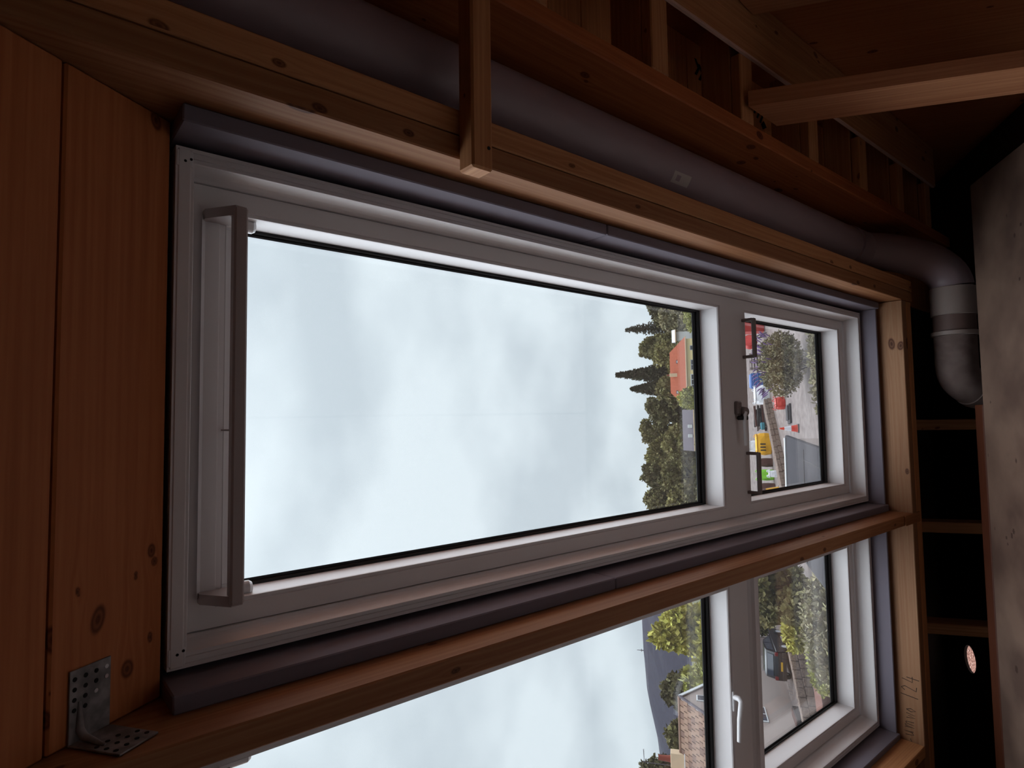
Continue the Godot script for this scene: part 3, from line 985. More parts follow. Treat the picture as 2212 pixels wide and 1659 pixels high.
# leafy tree: several overlapping lobes, leaves near their skins
func leafy(label: String, p: Vector3, w: float, h: float, m: Material, group := "", leaf := 0.42, count := 900, called := "tree", crown_from := 0.22) -> Node3D:
	var t := thing(called, label, "tree" if called == "tree" else called.replace("_", " "), at(p), group)
	var st := newst()
	tube(st, [Vector3(0, -0.3, 0), Vector3(0.05 * w, h * 0.3, 0), Vector3(0, h * 0.62, 0.03 * w)], [0.03 * w + 0.05, 0.022 * w + 0.03, 0.02], 8)
	for k in 5:
		var a := TAU * k / 5.0 + rng.randf()
		tube(st, [Vector3(0, h * (0.22 + 0.07 * k), 0), Vector3(cos(a) * w * 0.18, h * (0.36 + 0.07 * k), sin(a) * w * 0.18), Vector3(cos(a) * w * 0.33, h * (0.46 + 0.07 * k), sin(a) * w * 0.33)], [0.012 * w + 0.02, 0.009 * w + 0.01, 0.008], 6)
	part("trunk", st, M.bark, t)
	var lobes := []
	for k in 24:
		var a := rng.randf() * TAU
		var f := (k + rng.randf()) / 24.0
		var y := lerpf(crown_from + 0.12, 0.86, f)
		var rr := 0.30 * sin(PI * clampf(0.18 + 0.72 * f, 0, 1)) * (0.4 + 0.6 * rng.randf())
		lobes.append([Vector3(cos(a) * rr * w, y * h, sin(a) * rr * w), Vector3(w * rng.randf_range(0.11, 0.21), h * rng.randf_range(0.07, 0.14), w * rng.randf_range(0.11, 0.21))])
	var pl := []
	for i in count:
		var l = lobes[i % lobes.size()]
		var d := Vector3(rng.randfn(), rng.randfn(), rng.randfn()).normalized() * pow(rng.randf(), 0.22)
		pl.append(l[0] + d * l[1])
	foliage(t, "foliage", pl, leaf, 0.42, m)
	return t

func conifer(label: String, p: Vector3, w: float, h: float, m: Material, sparse: bool, base := 0.08) -> Node3D:
	var t := thing("conifer", label, "conifer", at(p))
	var st := newst()
	tube(st, [Vector3(0, -0.3, 0), Vector3(0, h * 0.98, 0)], [0.02 * h, 0.01], 7)
	var pl := []
	var tiers := 17 if sparse else 32
	for k in tiers:
		var f := k / float(tiers)
		var y := lerpf(base, 0.985, f)
		var r := w * 0.5 * pow(1.0 - f, 0.85 if not sparse else 0.75) + 0.06
		var arms := 7 if sparse else 11
		for j in arms:
			var a := TAU * (j + 0.37 * k) / arms + rng.randf() * 0.3
			var rr := r * rng.randf_range(0.7, 1.12)
			if sparse:
				tube(st, [Vector3(0, y * h, 0), Vector3(cos(a) * rr, y * h - rr * 0.12, sin(a) * rr)], [0.03, 0.012], 4, false)
			var steps := int(4 + rr * (4.5 if sparse else 7.0))
			for q in steps:
				var u := (q + 0.6) / steps
				pl.append(Vector3(cos(a) * rr * u, y * h - rr * 0.16 * u + rng.randf_range(-0.12, 0.12), sin(a) * rr * u))
	part("trunk", st, M.bark, t)
	foliage(t, "needles", pl, 0.24 if sparse else 0.30, 0.3, m, 0.3)
	return t

func bush(label: String, p: Vector3, sz: Vector3, m: Material, count: int, leaf: float, called := "bush", group := "", flowers := 0) -> Node3D:
	var t := thing(called, label, called.replace("_", " "), at(p), group)
	var st := newst()
	for k in 9:
		var a := TAU * k / 9.0
		var e := Vector3(cos(a) * sz.x * 0.35, sz.y * rng.randf_range(0.6, 0.85), sin(a) * sz.z * 0.35)
		tube(st, [Vector3(e.x * 0.1, -0.1, e.z * 0.1), Vector3(e.x * 0.5, e.y * 0.6, e.z * 0.5), e], [0.03, 0.02, 0.008], 5)
	part("stems", st, M.bark, t)
	var pl := []
	for i in count:
		var d := Vector3(rng.randfn(), rng.randfn(), rng.randfn()).normalized() * pow(rng.randf(), 0.4)
		pl.append(Vector3(d.x * sz.x * 0.5, sz.y * (0.52 + 0.46 * d.y), d.z * sz.z * 0.5))
	foliage(t, "foliage", pl, leaf, 0.32, m, 0.5)
	if flowers > 0:
		var fl := newst()
		for k in flowers:
			var a := rng.randf() * TAU
			var rr := sqrt(rng.randf())
			var q := Vector3(cos(a) * sz.x * 0.5 * rr, sz.y * (0.62 + 0.4 * sqrt(1.0 - rr * rr * 0.9)), sin(a) * sz.z * 0.5 * rr)
			tube(fl, [q, q + Vector3(cos(a) * 0.10, 0.16, sin(a) * 0.10), q + Vector3(cos(a) * 0.24, 0.26, sin(a) * 0.24)], [0.022, 0.036, 0.006], 6)
		part("flower_spikes", fl, M.flower, t)
	return t

func trees() -> void:
	# skyline beyond the orange house, in world metres
	conifer("tall thin open conifer with gappy branches left of the spreading tree", Vector3(15.7, 3.6, -110.0), 3.6, 12.4, M.needle, true, 0.35)
	conifer("tallest dense pointed dark conifer rising behind the orange roof", Vector3(7.3, 3.6, -105.0), 3.9, 13.6, M.needle, false, 0.25)
	conifer("shorter blunt dark conifer beside the tallest conifer", Vector3(4.6, 3.6, -100.0), 3.8, 10.6, M.needle, false, 0.3)
	leafy("spreading olive tree with star-like tips above the right end of the orange roof", Vector3(11.2, 3.2, -101.0), 6.2, 9.6, M.leaf_olive, "", 0.5, 2400)
	leafy("broad dark tree at the right edge of the middle window", Vector3(18.2, 3.2, -104.0), 7.2, 8.6, M.leaf_dark, "", 0.45, 2400)
	var g := "trees along the skyline left of the orange house"
	var row := [[1.2, -95.0, 6.8, 8.0, "leaf_dark"], [-2.4, -100.0, 7.2, 9.0, "leaf_olive"], [-5.8, -96.0, 7.6, 8.4, "leaf_mid"], [-9.0, -97.0, 7.6, 8.8, "leaf_dark"], [-12.2, -95.0, 7.4, 8.5, "leaf_olive"], [-15.2, -97.0, 7.2, 8.2, "leaf_mid"], [-18.4, -96.0, 7.0, 8.8, "leaf_olive"], [-3.4, -87.5, 7.0, 5.0, "leaf_mid"], [-7.8, -83.0, 7.8, 5.2, "leaf_olive"], [-12.2, -84.0, 7.4, 4.9, "leaf_mid"], [-16.6, -84.0, 7.6, 5.2, "leaf_olive"], [4.2, -92.0, 6.6, 6.0, "leaf_olive"], [9.2, -94.0, 6.8, 6.4, "leaf_mid"], [15.2, -95.0, 7.0, 5.4, "leaf_grey"]]
	var looks := {"leaf_dark": "darkest green", "leaf_olive": "dull olive", "leaf_mid": "mid green"}
	var ranks := ["first", "second", "third", "fourth", "fifth", "sixth", "seventh"]
	var seen_k := 0
	for r in row:
		var z: float = r[1]
		var lb := ""
		if r[0] < 3.0 and r[1] < -90.0:
			lb = "%s broadleaf tree on the skyline, %s to the left of the orange house" % [looks[r[4]], ranks[seen_k]]
			seen_k += 1
		elif r[0] < 3.0:
			lb = ["lower leafy tree below the skyline row, nearest the slate roof", "lower leafy tree below the skyline row, second from the slate roof", "lower leafy tree below the skyline row, third from the slate roof", "lower leafy tree below the skyline row, at the window's left edge"][int((-3.0 - r[0]) / 4.3)]
		else:
			lb = ["low olive tree behind the left end of the orange roof ridge", "low green tree behind the right end of the orange roof ridge", "low grey green tree right of the orange roof"][int((r[0] - 4.0) / 4.5)]
		leafy(lb, Vector3(r[0], terrain_y(z) - 0.3, z), r[2], r[3], M[r[4]], g if r[0] < 3.0 else "low trees behind the orange roof", 0.40, 2600, "tree", 0.05)
	bush("pale green clipped hedge beside the yellow house", Vector3(13.0, terrain_y(-80.0) - 0.4, -80.0), Vector3(4.2, 2.2, 2.4), M.leaf_light, 700, 0.3, "hedge")
	bush("grey brown shrubs on the bank right of the yellow house", Vector3(16.6, terrain_y(-85.0), -85.0), Vector3(6.0, 3.6, 3.0), M.leaf_grey, 900, 0.36, "shrub")
	bush("green garden bush overlapping the left end of the orange roof", Vector3(2.2, terrain_y(-78.0) - 1.0, -76.0), Vector3(2.6, 4.0, 2.4), M.leaf_light, 700, 0.3, "bush")
	# lower bank in front of the skyline trees, left part of the middle window
	for k in 3:
		bush(["dark tangled scrub on the bank below the skyline trees, nearest the orange house", "dark tangled scrub on the bank, middle clump of three", "dark tangled scrub on the bank at the left edge of the middle window"][k], Vector3(-2.4 - 5.6 * k, terrain_y(-70.0) - 1.2, -70.0), Vector3(7.2, 3.6, 3.0), M.leaf_grey, 1000, 0.34, "scrub")

# ---- house with the orange roof
func gable_house(t: Node3D, l: float, d: float, wall: float, ridge: float, hip: float, mw: Material, mr: Material, over := 0.3) -> void:
	var st := newst()
	cbox(st, Vector3(-l / 2, -3.0, -d / 2), Vector3(l / 2, wall, d / 2), 0, 0.0)
	part("walls", st, mw, t)
	var rf := newst()
	var e := [Vector3(-l / 2 - over, wall - 0.12, d / 2 + over), Vector3(l / 2 + over, wall - 0.12, d / 2 + over), Vector3(l / 2 + over, wall - 0.12, -d / 2 - over), Vector3(-l / 2 - over, wall - 0.12, -d / 2 - over)]
	var a := Vector3(-l / 2 - over + hip, ridge, 0)
	var b := Vector3(l / 2 + over - hip, ridge, 0)
	quad(rf, e[0], e[1], b, a, Vector3(0, 1, 1))
	quad(rf, e[2], e[3], a, b, Vector3(0, 1, -1))
	tri(rf, e[1], e[2], b, Vector3(1, 1, 0))
	tri(rf, e[3], e[0], a, Vector3(-1, 1, 0))
	quad(rf, e[0], e[1], e[2], e[3], Vector3.DOWN)
	part("roof", rf, mr, t)
	var gt := newst()
	cbox(gt, Vector3(-l / 2 - over, wall - 0.2, d / 2 + over), Vector3(l / 2 + over, wall - 0.06, d / 2 + over + 0.1), 0, 0.01)
	part("gutter", gt, M.cream, t)

func house_window(t: Node3D, x: float, y: float, z: float, w: float, h: float, bars: int) -> void:
	var f := part("window", box(Vector3(x - w / 2, y, z), Vector3(x + w / 2, y + h, z + 0.07), 0, 0.01), M.pvc, t)
	for k in bars:
		var a := x - w / 2 + 0.07 + (w - 0.07) * k / bars
		part("pane", box(Vector3(a, y + 0.08, z + 0.06), Vector3(a + (w - 0.07) / bars - 0.07, y + h - 0.08, z + 0.085), 0, 0.0), M.window_dark, f)

func orange_house() -> void:
	var t := thing("house", "yellow walled house with bright orange tiled roof below the conifers", "house", at(Vector3(5.9, 4.0, -84.0), -0.05))
	gable_house(t, 8.6, 5.2, 1.62, 3.55, 1.9, M.yellow_wall, M.orange_roof)
	house_window(t, 3.1, 0.35, 2.6, 0.62, 0.62, 1)
	house_window(t, 0.9, 0.30, 2.6, 1.35, 0.62, 2)
	house_window(t, -1.5, -0.3, 2.6, 0.7, 1.1, 1)
	for q in [[1.4, 2.55], [-2.6, 2.62]]:
		var rl := part("rooflight", box(Vector3(q[0] - 0.22, q[1] - 0.18, 1.0), Vector3(q[0] + 0.22, q[1] + 0.2, 1.42), 0, 0.02), M.slate, t)
		part("pane", box(Vector3(q[0] - 0.15, q[1] - 0.1, 1.41), Vector3(q[0] + 0.15, q[1] + 0.13, 1.44), 0, 0.0), M.pvc, rl)
	var ch := part("chimney", box(Vector3(-0.55, 2.2, 0.5), Vector3(-0.1, 3.62, 1.3), 1, 0.02), M.cream, t)
	part("chimney_pot", tube(newst(), [Vector3(-0.32, 3.6, 0.9), Vector3(-0.32, 3.95, 0.9)], [0.11, 0.09], 10), M.terracotta, ch)
	var cv := thing("conservatory", "white framed glass conservatory against the left of the yellow house", "conservatory", at(Vector3(3.7, 4.0, -80.0)))
	part("glazing", box(Vector3(-1.6, -2.6, -1.0), Vector3(1.6, 0.9, 0.5), 0, 0.0), M.leaf_grey_glass if M.has("leaf_grey_glass") else M.window_dark, cv)
	var fr := newst()
	for k in 6:
		cbox(fr, Vector3(-1.64 + 0.64 * k, -2.6, 0.48), Vector3(-1.56 + 0.64 * k, 1.0, 0.58), 1, 0.01)
	for y in [-0.2, 0.88]:
		cbox(fr, Vector3(-1.68, y, 0.47), Vector3(1.68, y + 0.11, 0.6), 0, 0.01)
	part("frame", fr, M.pvc, cv)
	var wh := thing("house", "small white house half hidden among trees right of the orange roof", "house", at(Vector3(11.6, 6.2, -90.5)))
	gable_house(wh, 1.2, 1.0, 0.7, 1.1, 0.0, M.pvc, M.pvc)
	var gh := thing("house", "low house with purple grey slate roof left of the orange roof", "house", at(Vector3(-1.7, 4.0, -81.5), 0.0))
	gable_house(gh, 4.6, 3.6, 0.9, 2.15, 0.0, M.render, M.slate)
	for k in 2:
		part("dormer", box(Vector3(-0.9 + 1.2 * k, 0.95, 1.3), Vector3(-0.5 + 1.2 * k, 1.5, 1.95), 0, 0.03), M.pvc, gh)

# ---- builder's yard seen through the lower pane of the middle window
func cone(label: String, p: Vector3, h: float, m: Material, band: Material) -> void:
	var c := thing("traffic_cone", label, "cone", at(p))
	part("base", box(Vector3(-0.2, 0, -0.2) * (h / 0.8), Vector3(0.2, 0.05, 0.2) * (h / 0.8), 0, 0.01), M.darkstuff, c)
	part("body", tube(newst(), [Vector3(0, 0.04 * h, 0), Vector3(0, 0.40 * h, 0)], [0.22 * h, 0.155 * h], 16), m, c)
	part("band", tube(newst(), [Vector3(0, 0.40 * h, 0), Vector3(0, 0.76 * h, 0)], [0.16 * h, 0.09 * h], 16), band, c)
	part("tip", tube(newst(), [Vector3(0, 0.76 * h, 0), Vector3(0, h, 0)], [0.085 * h, 0.04 * h], 16), m, c)

func bag(label: String, p: Vector3, sz: Vector3, m: Material, turn := 0.0, called := "bulk_bag") -> Node3D:
	var b := thing(called, label, "bag", at(p, turn))
	var st := newst()
	var n := 20
	var rows := [[0.0, 0.94], [0.08, 1.0], [0.45, 1.06], [0.75, 1.0], [0.9, 0.92], [1.0, 0.97]]
	var prev := []
	for r in rows:
		var ringp := []
		for k in n:
			var a := TAU * k / n
			var sq := pow(pow(absf(cos(a)), 4.0) + pow(absf(sin(a)), 4.0), -0.25)
			var wob := 1.0 + 0.03 * sin(a * 5.0 + r[0] * 9.0)
			ringp.append(Vector3(cos(a) * sq * sz.x * 0.5 * r[1] * wob, r[0] * sz.y, sin(a) * sq * sz.z * 0.5 * r[1] * wob))
		if prev.size() > 0:
			for k in n:
				var l := (k + 1) % n
				quad(st, prev[k], prev[l], ringp[l], ringp[k], Vector3(ringp[k].x, 0, ringp[k].z))
		prev = ringp
	for k in n:
		tri(st, Vector3(0, sz.y * 0.9, 0), prev[k], prev[(k + 1) % n], Vector3.UP)
	part("sack", st, m, b)
	for q in [[-1, -1], [1, -1], [1, 1], [-1, 1]]:
		var o := Vector3(q[0] * sz.x * 0.4, sz.y * 0.97, q[1] * sz.z * 0.4)
		var lp := tube(newst(), [o + Vector3(-0.09, -0.05, 0), o + Vector3(-0.04, 0.13, 0), o + Vector3(0.04, 0.13, 0), o + Vector3(0.09, -0.05, 0)], [0.022, 0.022, 0.022, 0.022], 6)
		part("lifting_loop", lp, m, b)
	return b

func yard() -> void:
	# grey flat roof nearest the house
	var fr := thing("flat_roof_shed", "dark grey flat felt roof of a low shed with a pale kerb edge", "shed", Transform3D(Basis(Vector3.UP, -0.03), Vector3(-0.78, 0, -25.9)))
	part("walls", box(Vector3(-4.0, 0, 0.15), Vector3(-0.12, 2.05, 10.0), 0, 0.0), M.render, fr)
	part("felt_roof", box(Vector3(-4.1, 2.05, 0.0), Vector3(0.0, 2.2, 10.1), 0, 0.03), M.felt, fr)
	part("kerb", box(Vector3(-4.1, 2.2, 0.0), Vector3(-0.1, 2.25, 0.17), 0, 0.02), M.pvc, fr)
	part("seam", box(Vector3(-4.0, 2.2, 3.72), Vector3(-0.25, 2.215, 3.79), 0, 0.005), M.darkstuff, fr)
	part("seam", box(Vector3(-0.62, 2.2, 3.6), Vector3(-0.58, 2.212, 10.0), 2, 0.005), M.darkstuff, fr)
	# low stone wall running along the yard, stones as its parts
	stone_wall("low stone kerb wall running across the yard in front of the bags", Vector3(1.0, 0, -46.6), Vector3(-5.4, 0, -38.6), 0.5, 0.7)
	cone("orange and white traffic cone standing beside the flat grey roof", Vector3(-0.72, 0, -36.1), 0.95, M.orange, M.whitebag)
	cone("orange and white traffic cone behind the flowering bush", Vector3(2.86, 0, -42.6), 0.85, M.orange, M.whitebag)
	cone("yellow traffic cone by the left end of the low wall", Vector3(-4.9, 0, -44.0), 0.85, M.yellow, M.yellow)
	bush("straggly buddleia bush with purple flower spikes in the yard", Vector3(2.55, 0, -33.0), Vector3(3.4, 2.3, 2.8), M.leaf_airy, 1700, 0.115, "flowering_bush", "", 46)
	bush("low pale weeds growing at the foot of the buddleia", Vector3(2.5, 0, -28.6), Vector3(5.0, 0.7, 2.0), M.leaf_airy, 420, 0.16, "weeds")
	# concrete mixer
	var mx := thing("cement_mixer", "red cement mixer with round drum among the builder's materials", "mixer", at(Vector3(5.45, 0, -47.6), 0.2))
	part("drum", tube(newst(), [Vector3(0, 1.05, -0.45), Vector3(0, 1.1, -0.30), Vector3(0, 1.15, 0.0), Vector3(0, 1.25, 0.32), Vector3(0, 1.31, 0.5)], [0.30, 0.50, 0.55, 0.42, 0.30], 22), M.redpaint, mx)
	var ls := newst()
	for q in [[-0.5, 0.4], [0.5, 0.4], [-0.5, -0.5], [0.5, -0.5]]:
		tube(ls, [Vector3(q[0], 0, q[1]), Vector3(q[0] * 0.5, 1.0, q[1] * 0.2)], [0.04, 0.035], 6)
	part("stand", ls, M.darkstuff, mx)
	for s in [-0.55, 0.55]:
		part("wheel", tube(newst(), [Vector3(s - 0.05, 0.18, -0.5), Vector3(s + 0.05, 0.18, -0.5)], [0.18, 0.18], 14), M.rubber, mx)
	var sk := thing("skip", "red steel skip beside the cement mixer at the right edge", "skip", at(Vector3(7.2, 0, -48.8)))
	part("body", prism(newst(), [Vector2(0.05, -0.6), Vector2(0.05, 0.6), Vector2(1.5, 0.95), Vector2(1.5, -0.95)], 0, -0.95, 0.95, 0), M.redpaint, sk)
	part("rim", box(Vector3(-1.0, 1.5, -1.0), Vector3(1.0, 1.6, 1.0), 0, 0.02), M.orange, sk)
	# pallets
	var pa := thing("pallet_stack", "stack of grey wooden pallets left of the red mixer", "pallets", at(Vector3(4.05, 0, -48.8), 0.0))
	for k in 6:
		var pm := newst()
		for q in 5:
			cbox(pm, Vector3(-0.6, 0.2 * k + 0.12, -0.5 + 0.22 * q), Vector3(0.6, 0.2 * k + 0.15, -0.38 + 0.22 * q), 0, 0.0)
		for q in 3:
			cbox(pm, Vector3(-0.6 + 0.53 * q, 0.2 * k, -0.5), Vector3(-0.46 + 0.53 * q, 0.2 * k + 0.12, 0.5), 2, 0.0)
		part("pallet", pm, M.shiplap, pa)
	var bt := thing("blue_tank", "blue plastic tank with ribbed sides next to the pallets", "tank", at(Vector3(2.6, 0, -48.6)))
	part("body", box(Vector3(-0.55, 0, -0.5), Vector3(0.55, 1.15, 0.5), 1, 0.08), M.bluepaint, bt)
	var rb := newst()
	for k in 3:
		cbox(rb, Vector3(-0.58, 0.25 + 0.32 * k, -0.53), Vector3(0.58, 0.33 + 0.32 * k, 0.53), 0, 0.02)
	part("rib", rb, M.bluepaint, bt)
	var wb := bag("big white flared bag lying open beside the blue tank", Vector3(1.5, 0, -47.2), Vector3(1.25, 1.0, 1.0), M.whitebag, 0.3)
	part("print", box(Vector3(-0.35, 0.38, 0.575), Vector3(0.25, 0.55, 0.60), 0, 0.01), M.darkstuff, wb)
	var lo := thing("timber_heap", "dark heap of sawn timber offcuts behind the low wall", "timber", at(Vector3(-0.15, 0, -49.4)))
	for k in 14:
		var y := 0.12 + 0.16 * (k / 3)
		var b := Basis(Vector3.UP, rng.randf_range(-0.35, 0.35)).rotated(Vector3(0, 0, 1), rng.randf_range(-0.08, 0.08))
		part("offcut", box(Vector3(-0.8, -0.07, -0.1), Vector3(0.8, 0.07, 0.1), 0, 0.01), [M.darkstuff, M.brownbag, M.shiplap, M.darkstuff][k % 4], lo, Transform3D(b, Vector3(rng.randf_range(-0.25, 0.25), y, -0.35 + 0.35 * (k % 3))))
	part("tarpaulin", box(Vector3(-0.9, 0.2, 0.55), Vector3(-0.35, 0.5, 0.9), 0, 0.06), M.teal, lo)
	var yb := bag("bright yellow bulk bag with black print in the row of bags", Vector3(-2.05, 0, -47.4), Vector3(1.5, 1.0, 1.0), M.yellow, 0.15)
	for k in 3:
		part("print", box(Vector3(-0.55 + 0.22 * k, 0.42, 0.57), Vector3(-0.46 + 0.22 * k, 0.78, 0.6), 1, 0.005), M.darkstuff, yb)
	bag("small white sack behind the yellow bulk bag", Vector3(-2.3, 0, -49.6), Vector3(0.8, 1.3, 0.7), M.whitebag, 0.2, "sack")
	bag("rust brown sack between the yellow and lime green bags", Vector3(-3.35, 0, -47.0), Vector3(0.6, 0.85, 0.7), M.brownbag, 0.1, "sack")
	bag("lime green bag next to the rust brown sack", Vector3(-4.2, 0, -46.6), Vector3(0.72, 1.05, 0.75), M.lime, 0.2)
	bag("dark brown sack between the two lime green bags", Vector3(-5.1, 0, -46.2), Vector3(0.72, 1.0, 0.75), M.brownbag, 0.15, "sack")
	bag("lime green bag farthest left in the row, by the window corner", Vector3(-6.0, 0, -45.9), Vector3(0.8, 1.1, 0.75), M.lime, 0.1)
	bag("small white bucket sack leaning on the low wall", Vector3(-3.9, 0, -44.2), Vector3(0.42, 0.6, 0.42), M.whitebag, 0.0, "sack")
	bag("red plastic sack on the ground at the end of the low wall", Vector3(0.75, 0, -40.4), Vector3(0.7, 0.55, 0.6), M.redpaint, 0.4, "sack")
	var tp := thing("tarpaulin", "dark folded tarpaulin on the tarmac below the red sack", "tarpaulin", at(Vector3(0.05, 0, -38.6), 0.1))
	part("fold", box(Vector3(-0.55, 0, -0.35), Vector3(0.6, 0.12, 0.5), 0, 0.04), M.darkstuff, tp)
	part("fold", box(Vector3(-0.35, 0.12, -0.3), Vector3(0.5, 0.2, 0.35), 0, 0.03), M.darkstuff, tp)

func stone_wall(label: String, a: Vector3, b: Vector3, h: float, w: float) -> void:
	var d := b - a
	var len := d.length()
	var t := thing("stone_wall", label, "wall", Transform3D(Basis(Vector3.UP, atan2(-d.z, d.x)), a))
	var n := int(len / 0.55)
	for k in n:
		for r in 2:
			var o := 0.12 if r == 1 else 0.0
			part("stone", box(Vector3(k * len / n + 0.01 + o, r * h * 0.5, -w / 2 + rng.randf() * 0.04), Vector3((k + 1) * len / n - 0.015 + o, (r + 1) * h * 0.5 - 0.015 + rng.randf() * 0.03, w / 2 - rng.randf() * 0.04), 0, 0.03), M.stone, t)

# ---- house with brown tiles, left window
func tiled_house() -> void:
	var xf := at(Vector3(-18.0, 0, -41.6), 0.0)
	# local x runs left along the ridge, gable end at x = 0 faces the viewer's right
	var t := thing("house", "house with brown tiled roof, white verge and grey gable in the left window", "house", xf)
	var ridge := 6.80
	var run := 5.6
	var rise := 4.2
	var L := 9.5
	part("gable_wall", prism(newst(), [Vector2(0.0, -run), Vector2(ridge - rise, -run), Vector2(ridge, 0.0), Vector2(ridge - rise, run), Vector2(0.0, run)], 0, -0.3, 0.0, 1), M.render, t)
	part("long_wall", box(Vector3(-L, 0, run - 0.25), Vector3(-0.3, ridge - rise, run), 0, 0.0), M.render, t)
	part("far_slope", prism(newst(), [Vector2(ridge, 0.0), Vector2(ridge - rise, -run), Vector2(ridge - rise - 0.15, -run), Vector2(ridge - 0.2, 0.0)], 0, -L, 0.05, 0), M.tile_b, t)
	var near := part("near_slope", prism(newst(), [Vector2(ridge - 0.05, 0.0), Vector2(ridge - 0.25, 0.0), Vector2(ridge - rise - 0.2, run), Vector2(ridge - rise, run)], 0, -L, 0.02, 0), M.darkstuff, t)
	var slope := Vector3(0, -rise, run).normalized()
	var nrm := Vector3(0, run, rise).normalized()
	var tb := Basis(Vector3(1, 0, 0), nrm, slope)
	var meshes := []
	for v in 3:
		meshes.append(box(Vector3(0.018, 0.0, 0.0), Vector3(0.356, 0.045 + 0.008 * v, 0.39), 0, 0.012).commit())
	for r in 10:
		for c in 26:
			var o := Vector3(0, ridge, 0) + slope * (0.10 + 0.37 * r) + Vector3(-0.38 * (c + 1) - 0.1 + (0.19 if r % 2 == 1 else 0.0), 0, 0)
			var tl := Basis(tb.x, 0.055) * tb
			part("tile", meshes[(r * 7 + c * 3) % 3], [M.tile_a, M.tile_b, M.tile_c][(r * 5 + c * 11 + r * c) % 3], near, Transform3D(tl, o + nrm * 0.0))
	part("ridge_cap", tube(newst(), [Vector3(-L, ridge + 0.0, 0), Vector3(0.03, ridge, 0)], [0.12, 0.12], 10), M.tile_a, t)
	part("verge", prism(newst(), [Vector2(ridge + 0.08, 0.0), Vector2(ridge - rise + 0.08, -run), Vector2(ridge - rise - 0.18, -run), Vector2(ridge - 0.18, 0.0)], 0, 0.0, 0.12, 0), M.pvc, t)
	part("verge", prism(newst(), [Vector2(ridge + 0.08, 0.0), Vector2(ridge - 0.1, 0.0), Vector2(ridge - rise - 0.1, run), Vector2(ridge - rise + 0.08, run)], 0, 0.0, 0.10, 0), M.slate, t)
	var gw := part("window", box(Vector3(0.0, 5.15, -0.45), Vector3(0.06, 5.75, 0.35), 1, 0.01), M.pvc, t)
	part("pane", box(Vector3(0.05, 5.23, -0.37), Vector3(0.07, 5.67, 0.27), 1, 0.0), M.window_dark, gw)
	var g2 := part("window", box(Vector3(0.0, 1.70, 0.3), Vector3(0.06, 2.15, 2.2), 1, 0.01), M.pvc, t)
	part("pane", box(Vector3(0.05, 1.78, 0.4), Vector3(0.07, 2.05, 1.2), 1, 0.0), M.window_dark, g2)
	part("pane", box(Vector3(0.05, 1.78, 1.3), Vector3(0.07, 2.05, 2.1), 1, 0.0), M.window_dark, g2)
	var ch := part("chimney", box(Vector3(-4.35, 6.0, -0.3), Vector3(-3.45, 7.45, 0.3), 1, 0.02), M.cream, t)
	part("chimney_pot", tube(newst(), [Vector3(-3.95, 7.43, 0), Vector3(-3.95, 7.6, 0), Vector3(-3.95, 8.15, 0), Vector3(-3.95, 8.22, 0)], [0.22, 0.19, 0.16, 0.18], 12), M.terracotta, ch)
	part("flashing", box(Vector3(-4.45, 6.2, 0.28), Vector3(-3.35, 6.6, 0.38), 0, 0.02), M.pvc, ch)
	var an := newst()
	tube(an, [Vector3(-4.3, 7.4, 0.1), Vector3(-4.32, 9.2, 0.1)], [0.02, 0.018], 6)
	tube(an, [Vector3(-4.35, 9.12, 0.1), Vector3(-3.5, 9.16, 0.1)], [0.016, 0.016], 6)
	for k in 5:
		tube(an, [Vector3(-4.2 + 0.15 * k, 9.13, -0.12), Vector3(-4.2 + 0.15 * k, 9.13, 0.32)], [0.009, 0.009], 5)
	part("aerial", an, M.slate, ch)

